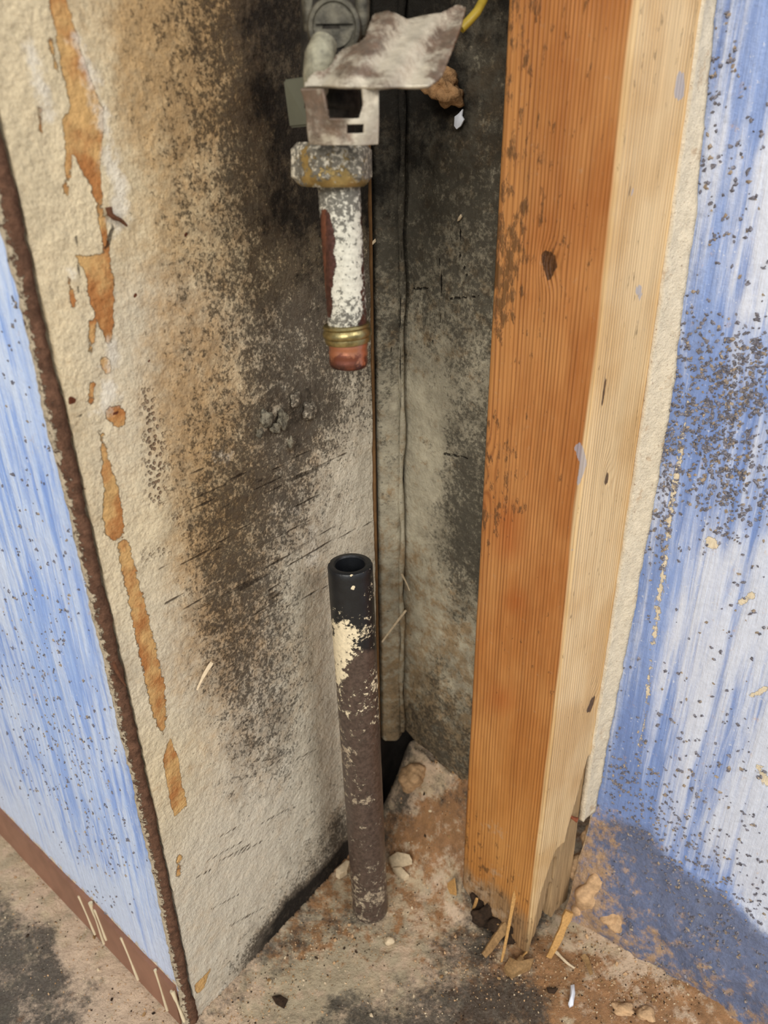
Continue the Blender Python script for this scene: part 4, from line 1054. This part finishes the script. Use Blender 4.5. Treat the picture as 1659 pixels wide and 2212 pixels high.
    neck = tube('bleed_spout', [at(700, 95, PY - .006), at(690, 125, PY - .010), at(684, 165, PY - .010), at(683, 192, PY - .006)], [.0042, .0048, .0044, .004], MAT['palezinc'], None, 20)
    adopt(root, pipe, nut, cring, end, body, boss, neck, *lugs)
    for h in hs:
        h.parent = boss; h.matrix_parent_inverse = Matrix.Identity(4)
    return root
build_water_pipe()

# ---- crumpled sheet metal clip
def build_clip():
    root = thing('metal_clip', 'bent sheet metal clip with a square window and a crumpled stained flap, over the nut', 'bracket', at(740, 250, .262))
    y0 = .262
    # frame with two openings, built as a grid of cells with holes
    def fpt(s, t):        # s across 0..1, t down 0..1
        ul, ur = 650 + 24 * t + 4 * math.sin(t * 5), 818 - 3 * t
        u = ul + (ur - ul) * s; v = 192 + 118 * t + 4 * math.sin(s * 3) * t
        return at(u, v, y0 + .004 * math.sin(math.pi * s) * -1 + .003 * t + .0008 * math.sin(9 * s + 5 * t))
    ns_, nt_ = 84, 76
    bm = bmesh.new(); vv = {}
    def hole(s, t):
        s0, s1 = .28 + .1 * max(0, t - .25), .78 - .25 * max(0, (t - .32))
        if s0 < s < s1 and .0 < t < .52: return True
        if .56 < s < .80 and .63 < t < .79: return True
        return False
    def V_(i, j):
        if (i, j) not in vv: vv[(i, j)] = bm.verts.new(fpt(i / ns_, j / nt_))
        return vv[(i, j)]
    for i in range(ns_):
        for j in range(nt_):
            if hole((i + .5) / ns_, (j + .5) / nt_): continue
            bm.faces.new((V_(i, j), V_(i + 1, j), V_(i + 1, j + 1), V_(i, j + 1)))
    fr = bm_obj('frame', bm, MAT['plate'], None, True)
    so = fr.modifiers.new('t', 'SOLIDIFY'); so.thickness = .0012; so.offset = 0
    P = coords(fr); U, V = proj(P); attr(fr, 'stain_reflect', field(U, V, [(675, 240, .85), (680, 290, .55), (700, 260, .8), (740, 300, .6), (790, 290, .1), (800, 220, .3), (800, 250, .2)], 20, 20))  # brown reflections painted into the frame's colour
    # inner lip below the window
    # flap
    ol = [(652, 188), (700, 187), (760, 190), (830, 190), (900, 189), (930, 187), (950, 172), (958, 158), (975, 115), (995, 60), (1006, 18), (985, 12), (950, 30), (880, 44), (855, 32), (838, 26), (806, 34), (796, 62), (790, 84), (770, 98), (742, 108), (700, 140), (672, 165)]
    n = len(ol)
    def fy(u, v): return .262 + (190 - v) / 190 * .030 + .0035 * math.sin(u * .022) + .0016 * math.sin(u * .07 + v * .05) + .006 * max(0, (u - 930) / 80)
    # dense grid clipped to outline
    bm = bmesh.new(); vv = {}; st = 6
    Ug, Vg = np.meshgrid(np.arange(640, 1020, st), np.arange(6, 200, st))
    sdm = poly_m(Ug.astype(float), Vg.astype(float), ol, 2)
    ny_, nx_ = Ug.shape
    def nearest(u, v):     # snap to outline
        best = None
        for i in range(n):
            x0, y0_ = ol[i]; x1, y1 = ol[(i + 1) % n]; dx, dy = x1 - x0, y1 - y0_
            t = max(0, min(1, ((u - x0) * dx + (v - y0_) * dy) / (dx * dx + dy * dy)))
            q = (x0 + dx * t, y0_ + dy * t); d = math.hypot(q[0] - u, q[1] - v)
            if best is None or d < best[0]: best = (d, q)
        return best
    ins = sdm > .5
    def gv(j, i):
        if (j, i) not in vv:
            u, v = float(Ug[j, i]), float(Vg[j, i])
            if not ins[j, i]:
                u, v = nearest(u, v)[1]
            vv[(j, i)] = bm.verts.new(at(u, v, fy(u, v)))
        return vv[(j, i)]
    for j in range(ny_ - 1):
        for i in range(nx_ - 1):
            c4 = [(j, i), (j, i + 1), (j + 1, i + 1), (j + 1, i)]
            if sum(ins[a, b] for a, b in c4) >= 2:
                try: bm.faces.new([gv(a, b) for a, b in c4])
                except ValueError: pass
    bmesh.ops.remove_doubles(bm, verts=bm.verts[:], dist=1e-5)
    fl = bm_obj('flap', bm, MAT['plate'], None, True)
    so = fl.modifiers.new('t', 'SOLIDIFY'); so.thickness = .0011; so.offset = 0
    P = coords(fl); U, V = proj(P); attr(fl, 'stain_reflect', field(U, V, [(820, 50, .7), (800, 90, .75), (740, 130, .75), (700, 160, .5), (690, 185, .2), (780, 150, .5), (880, 90, .1), (900, 150, .1), (960, 80, .75), (945, 140, .7), (850, 130, .1), (930, 50, .25), (1000, 40, .6), (850, 60, .35)], 30, 26))
    fl['label'] = 'crumpled flap with brown stains'
    # back tab
    bm = bmesh.new()
    q = [at(612, 172, .290), at(668, 164, .284), at(668, 272, .284), at(626, 276, .290)]
    nn = Vector((0, 1, 0)); f = [bm.verts.new(p) for p in q]; g = [bm.verts.new(p + nn * .004) for p in q]
    bm.faces.new(f); bm.faces.new(g[::-1])
    for k in range(4): bm.faces.new((f[k], f[(k + 1) % 4], g[(k + 1) % 4], g[k]))
    bmesh.ops.bevel(bm, geom=bm.edges[:], offset=.0006, segments=2, affect='EDGES')
    tab = bm_obj('back_plate', bm, MAT['greyplastic'], None, False); tab['label'] = 'grey-green flat plate behind the window'
    adopt(root, fr, fl, tab)
build_clip()

# ------------------------------------------------------------------ black upright pipe
def build_black_pipe():
    b = at_z(800, 1960, 0); t = at(756, 1217, b.y - .002); b.z = .0
    ax = (t - b).normalized(); L = (t - b).length; R = .0110; r = .0072
    root = thing('waste_pipe', 'black plastic pipe standing upright on the floor, open top, flaking cream and brown paint', 'pipe', b)
    pr = [(R * (1 + .003 * math.sin(k)), L * k / 150 * .985) for k in range(0, 151)]
    pr += [(R, L - .0012), (R - .0005, L - .0003), (R - .0013, L), (r + .0008, L), (r, L - .0008)] + [(r, L - .002 - .15 * k / 8) for k in range(9)]
    # tilt the cut: lathe closed with a floor inside
    p = lathe('tube', pr, b, ax, MAT['blackpipe'], None, 72)
    P = coords(p); U, V = proj(P)
    pa = field(U, V, [(720, 1300, .25), (760, 1300, .04), (770, 1340, .1), (795, 1330, .4), (800, 1260, .35), (760, 1250, .06), (730, 1250, .08), (725, 1350, .55), (750, 1360, .85), (740, 1400, .85), (775, 1370, .6), (785, 1420, .25), (740, 1440, .5),
        (725, 1460, .6), (760, 1460, .2), (730, 1500, .5), (785, 1480, .5), (765, 1520, .25), (790, 1520, .45), (740, 1560, .3), (780, 1580, .3), (740, 1630, .5), (760, 1700, .4), (790, 1650, .2), (790, 1800, .3), (790, 1900, .45), (770, 1850, .25), (750, 1560, .4)], 22, 32)
    pa = np.maximum(pa, strokes(U, V, [[(759, 1242, 4)], [(764, 1268, 4), (761, 1270, 4)], [(711, 1214, 3)], [(785, 1238, 2)]], 4))
    inner = (np.linalg.norm(np.cross(P - np.array(b), np.array(ax)), axis=1) < R * .95)
    attr(p, 'paint', np.where(inner, 0, pa)); attr(p, 'tarn', np.where(inner, .0, sstep(V, 1370, 1440) + .15 * sstep(V, 1600, 1700))); attr(p, 'soot', .15 + .6 * sstep(V, 1480, 1620))
    adopt(root, p)
    return root, b
bp, bpb = build_black_pipe()

# ------------------------------------------------------------------ cable, wads, flakes
def cable():
    pts = [at(996, 62, .315), at(1012, 46, .316), at(1030, 26, .318), at(1044, 0, .322), at(1052, -30, .33), at(1056, -80, .345)]
    o = tube('earth_cable', pts, .0016, MAT['wire'], None, 12); tag(o, 'thin yellow-green cable curving up behind the metal flap', 'cable')
cable()
pW = (Ka[0] + nW[0] * .002, Ka[1] + nW[1] * .002, 0); nWv = (nW[0], nW[1], 0)
def on_back(u, v): return at_plane(u, v, pW, nWv)
o = chip('paint_flake', [on_back(*p) for p in [(1001, 236), (999, 250), (1004, 258), (997, 272), (988, 279), (983, 272), (984, 252), (992, 246)]], nWv, .0007, MAT['flake'], None, .0006)
tag(o, 'white paint flake stuck high on the dark end board beside the stud', 'flake')
o = chip('paint_flake', [on_back(*p) for p in [(997, 462), (999, 468), (994, 476), (989, 478), (991, 470)]], nWv, .0006, MAT['chip'], None, .0004)
tag(o, 'tiny pale flake on the grey end board below the larger white one', 'flake')
o = chip('paint_flake', [at(u, v, .379) for u, v in [(811, 515), (812, 522), (804, 530), (799, 531), (803, 522)]], (0, -1, 0), .0006, MAT['chip'], None, .0004)
tag(o, 'tiny pale flake on the narrow strip beside the copper pipe', 'flake')
o = lump('fibre_wad', on_back(968, 185) + Vector(nWv) * .006, (.0085, .0065, .0055), MAT['brownlump'], 3, .3, 4, (0, .4, .4)); tag(o, 'light brown wad of fibre wedged under the metal flap', 'debris')
o = lump('fibre_wad', on_back(985, 205) + Vector(nWv) * .004, (.0055, .0045, .0045), MAT['brownlump'], 8, .3, 3, (0, .4, .4)); tag(o, 'smaller light brown wad just below the first under the flap', 'debris')
# straw across the narrow board
o = sliver('straw', at(878, 1318, .374), at(824, 1388, .376), .0016, .0008, MAT['chip'], None, 4, .5); tag(o, 'pale straw leaning across the narrow strip behind the black pipe', 'straw')
o = sliver('straw', at(868, 1240, .372), at(884, 1275, .374), .0012, .0008, MAT['chip'], None, 6, .5); tag(o, 'short pale straw above the longer one in the back corner', 'straw')
# root on the left plaster
pI = (C0.x + nU[0] * .0015, C0.y + nU[1] * .0015, 0); nI = (nU[0], nU[1], 0)
def on_in(u, v, k=0): return at_plane(u, v, pI, nI) + Vector(nI) * k
o = tube('dry_root', [on_in(*p, .0006) for p in [(232, 448), (236, 462), (246, 470), (256, 474), (264, 480), (272, 488)]], [.0012, .0010, .0009, .0008, .0007, .0004], MAT['root'], None, 7, .3); tag(o, 'short brown dry root stuck on the upper left plaster', 'root')
o = tube('dry_root', [on_in(*p, .0006) for p in [(243, 1430), (252, 1450), (262, 1468), (270, 1480)]], [.0008, .0008, .0006, .0003], MAT['root'], None, 7, .3); tag(o, 'thin dark root beside the rusty corner edge', 'root')
o = sliver('plaster_sliver', on_in(456, 1430, .0006), on_in(424, 1490, .0006), .0020, .0008, MAT['chip'], None, 3, .4); tag(o, 'long pale sliver hanging on the lower left plaster', 'sliver')
# plaster crumbs clinging in the black damp spot
for i, (u, v, a, b_) in enumerate([(575, 905, .006, .008), (597, 925, .005, .005), (562, 935, .004, .004), (612, 905, .006, .009), (628, 956, .003, .005), (668, 888, .007, .009), (640, 862, .005, .007)]):
    q = on_in(u, v, .0)
    lump('plaster_lump', q, (a * .55, a * .25, b_ * .5), MAT['cav'] if i > 4 else MAT['back'], i + 20, .3, 3, (0, 0, math.radians(90) - AZ), wall_inner)
for ob in [x for x in bpy.data.objects if x.name.startswith('plaster_lump')]:
    k = len(ob.data.vertices)
    attr(ob, 'mould_shade', [.62] * k); attr(ob, 'pale', [.8] * k)

# floor debris: chips that can be told apart
def onf(u, v, up=.001):
    p = at_z(u, v, 0.0)
    for _ in range(5):
        z = float(floor_h(np.array([p.x]), np.array([p.y]))[0]); p = at_z(u, v, z)
    return p + Vector((0, 0, up))
def fchip(name, px, th, mat, label, cat, bend=.001, grp=None):
    o = chip(name, [onf(*p, .0004) for p in px], (0, 0, 1), th, MAT[mat], None, bend); tag(o, label, cat, grp); return o
fchip('paint_flake', [(1232, 2132), (1240, 2130), (1242, 2150), (1238, 2174), (1230, 2178), (1227, 2172), (1231, 2152)], .0012, 'flake', 'curled white paint flake lying on the brown floor in front of the stud', 'flake', .002)
fchip('stone_chip', [(840, 1862), (858, 1850), (884, 1856), (890, 1868), (862, 1876), (846, 1876)], .004, 'chip', 'flat pale stone chip right of the black pipe foot', 'stone')
fchip('stone_chip', [(848, 1868 + 14), (866, 1880), (884, 1898), (874, 1904), (858, 1894)], .003, 'chip', 'narrow pale chip right of the black pipe, in front of the flat one', 'stone')
fchip('stone_chip', [(726, 1888), (748, 1868), (756, 1870), (750, 1890), (734, 1900), (726, 1896)], .004, 'chip', 'pale oblong chip between the left plaster and the black pipe', 'stone')
fchip('wood_chip', [(966, 1918), (982, 1906), (986, 1936), (972, 1932)], .004, 'splinter', 'orange wood chip against the stud foot on its left', 'chip')
fchip('wood_chip', [(1088, 2098), (1100, 2078), (1112, 2084), (1124, 2072), (1136, 2088), (1152, 2080), (1146, 2096), (1120, 2108), (1104, 2116), (1096, 2110)], .004, 'weathered', 'ragged light brown chip of rotten wood below the stud tip', 'chip', .002)
fchip('rust_flake', [(1374, 1904), (1384, 1902), (1398, 1912), (1420, 1916), (1432, 1926), (1416, 1930), (1396, 1922)], .0016, 'redrust', 'curved red rust flake lying on the blue-grey foot of the right wall', 'flake')
bpy.data.objects['rust_flake'].data.transform(Matrix.Identity(4))
o = sliver('wood_splinter', onf(1198, 2062, .002), onf(1242, 2092, .001), .0018, .001, MAT['chip'], None, 2, .5); tag(o, 'thin pale splinter lying on the floor right of the stud', 'splinter')
o = sliver('wood_splinter', onf(1256, 2068, .002), onf(1280, 2108, .001), .0040, .001, MAT['weathered'], None, 7, .6); tag(o, 'brown flat splinter on the floor towards the right wall', 'splinter')
o = lump('pebble', onf(842, 2036, .0015), (.003, .0025, .0022), MAT['chip'], 5, .15, 3); tag(o, 'round pale pebble in front of the black pipe', 'stone')
o = lump('pebble', onf(1346, 2182, .001), (.006, .004, .002), MAT['tanlump'], 6, .25, 3); tag(o, 'cream crumb of mortar at the bottom right of the floor', 'stone')
o = lump('pebble', onf(1395, 2192, .001), (.005, .004, .002), MAT['tanlump'], 9, .25, 3); tag(o, 'cream crumb of mortar nearest the right wall at the bottom', 'stone')
fchip('bark_flake', [(588, 2156), (606, 2152), (622, 2162), (614, 2180), (596, 2170)], .0012, 'dark', 'small black flake on the grey floor at the bottom', 'flake')
fchip('bark_flake', [(1180, 2136), (1205, 2138), (1198, 2148), (1184, 2146)], .0012, 'dark', 'small dark flake on the floor left of the white flake', 'flake')
o = lump('rubble_stone', onf(892, 1700, .008), (.009, .008, .016), MAT['tanlump'], 12, .16, 4, (.5, 0, .3)); tag(o, 'pale oval stone under the end board behind the black pipe', 'stone')

# crumbs nobody could count
def crumbs():
    r = np.random.default_rng(9); pts = []; sz = []
    for (u, v, ru, rv, n) in [(800, 2000, 90, 50, 260), (700, 2050, 60, 50, 200), (900, 1900, 50, 60, 260), (640, 2080, 40, 50, 160), (560, 2150, 50, 40, 120), (1050, 2060, 80, 50, 240), (1220, 2120, 90, 50, 420), (1400, 2150, 90, 40, 420),
                              (1300, 2020, 50, 50, 240), (200, 2050, 90, 80, 200), (100, 1950, 80, 60, 120), (300, 2180, 60, 40, 120), (950, 1800, 40, 40, 150), (900, 2150, 120, 40, 160), (520, 2200, 40, 20, 60)]:
        for k in range(n):
            p = at_z(u + r.normal() * ru, v + r.normal() * rv, 0)
            if (p.x - C0.x) * nU[0] + (p.y - C0.y) * nU[1] < .001 and (p.x - LW0[0]) * nV[0] + (p.y - LW0[1]) * nV[1] < .003: continue
            if (p.x - BR[0]) * nV[0] + (p.y - BR[1]) * nV[1] < .002: continue
            pts.append((p.x, p.y, 0)); sz.append(r.uniform(.00022, .0007) * (2.4 if r.random() < .05 else 1))
    pts = np.array(pts); pts[:, 2] = floor_h(pts[:, 0], pts[:, 1]) + .0002
    o = scatter('crumbs', pts, None, sz, [MAT['chip'], MAT['tanlump'], MAT['dark'], MAT['weathered']], floor, 4, [.22, .34, .2, .24])
crumbs()
print('tris approx', sum(len(o.data.polygons) for o in bpy.data.objects if o.type == 'MESH'))
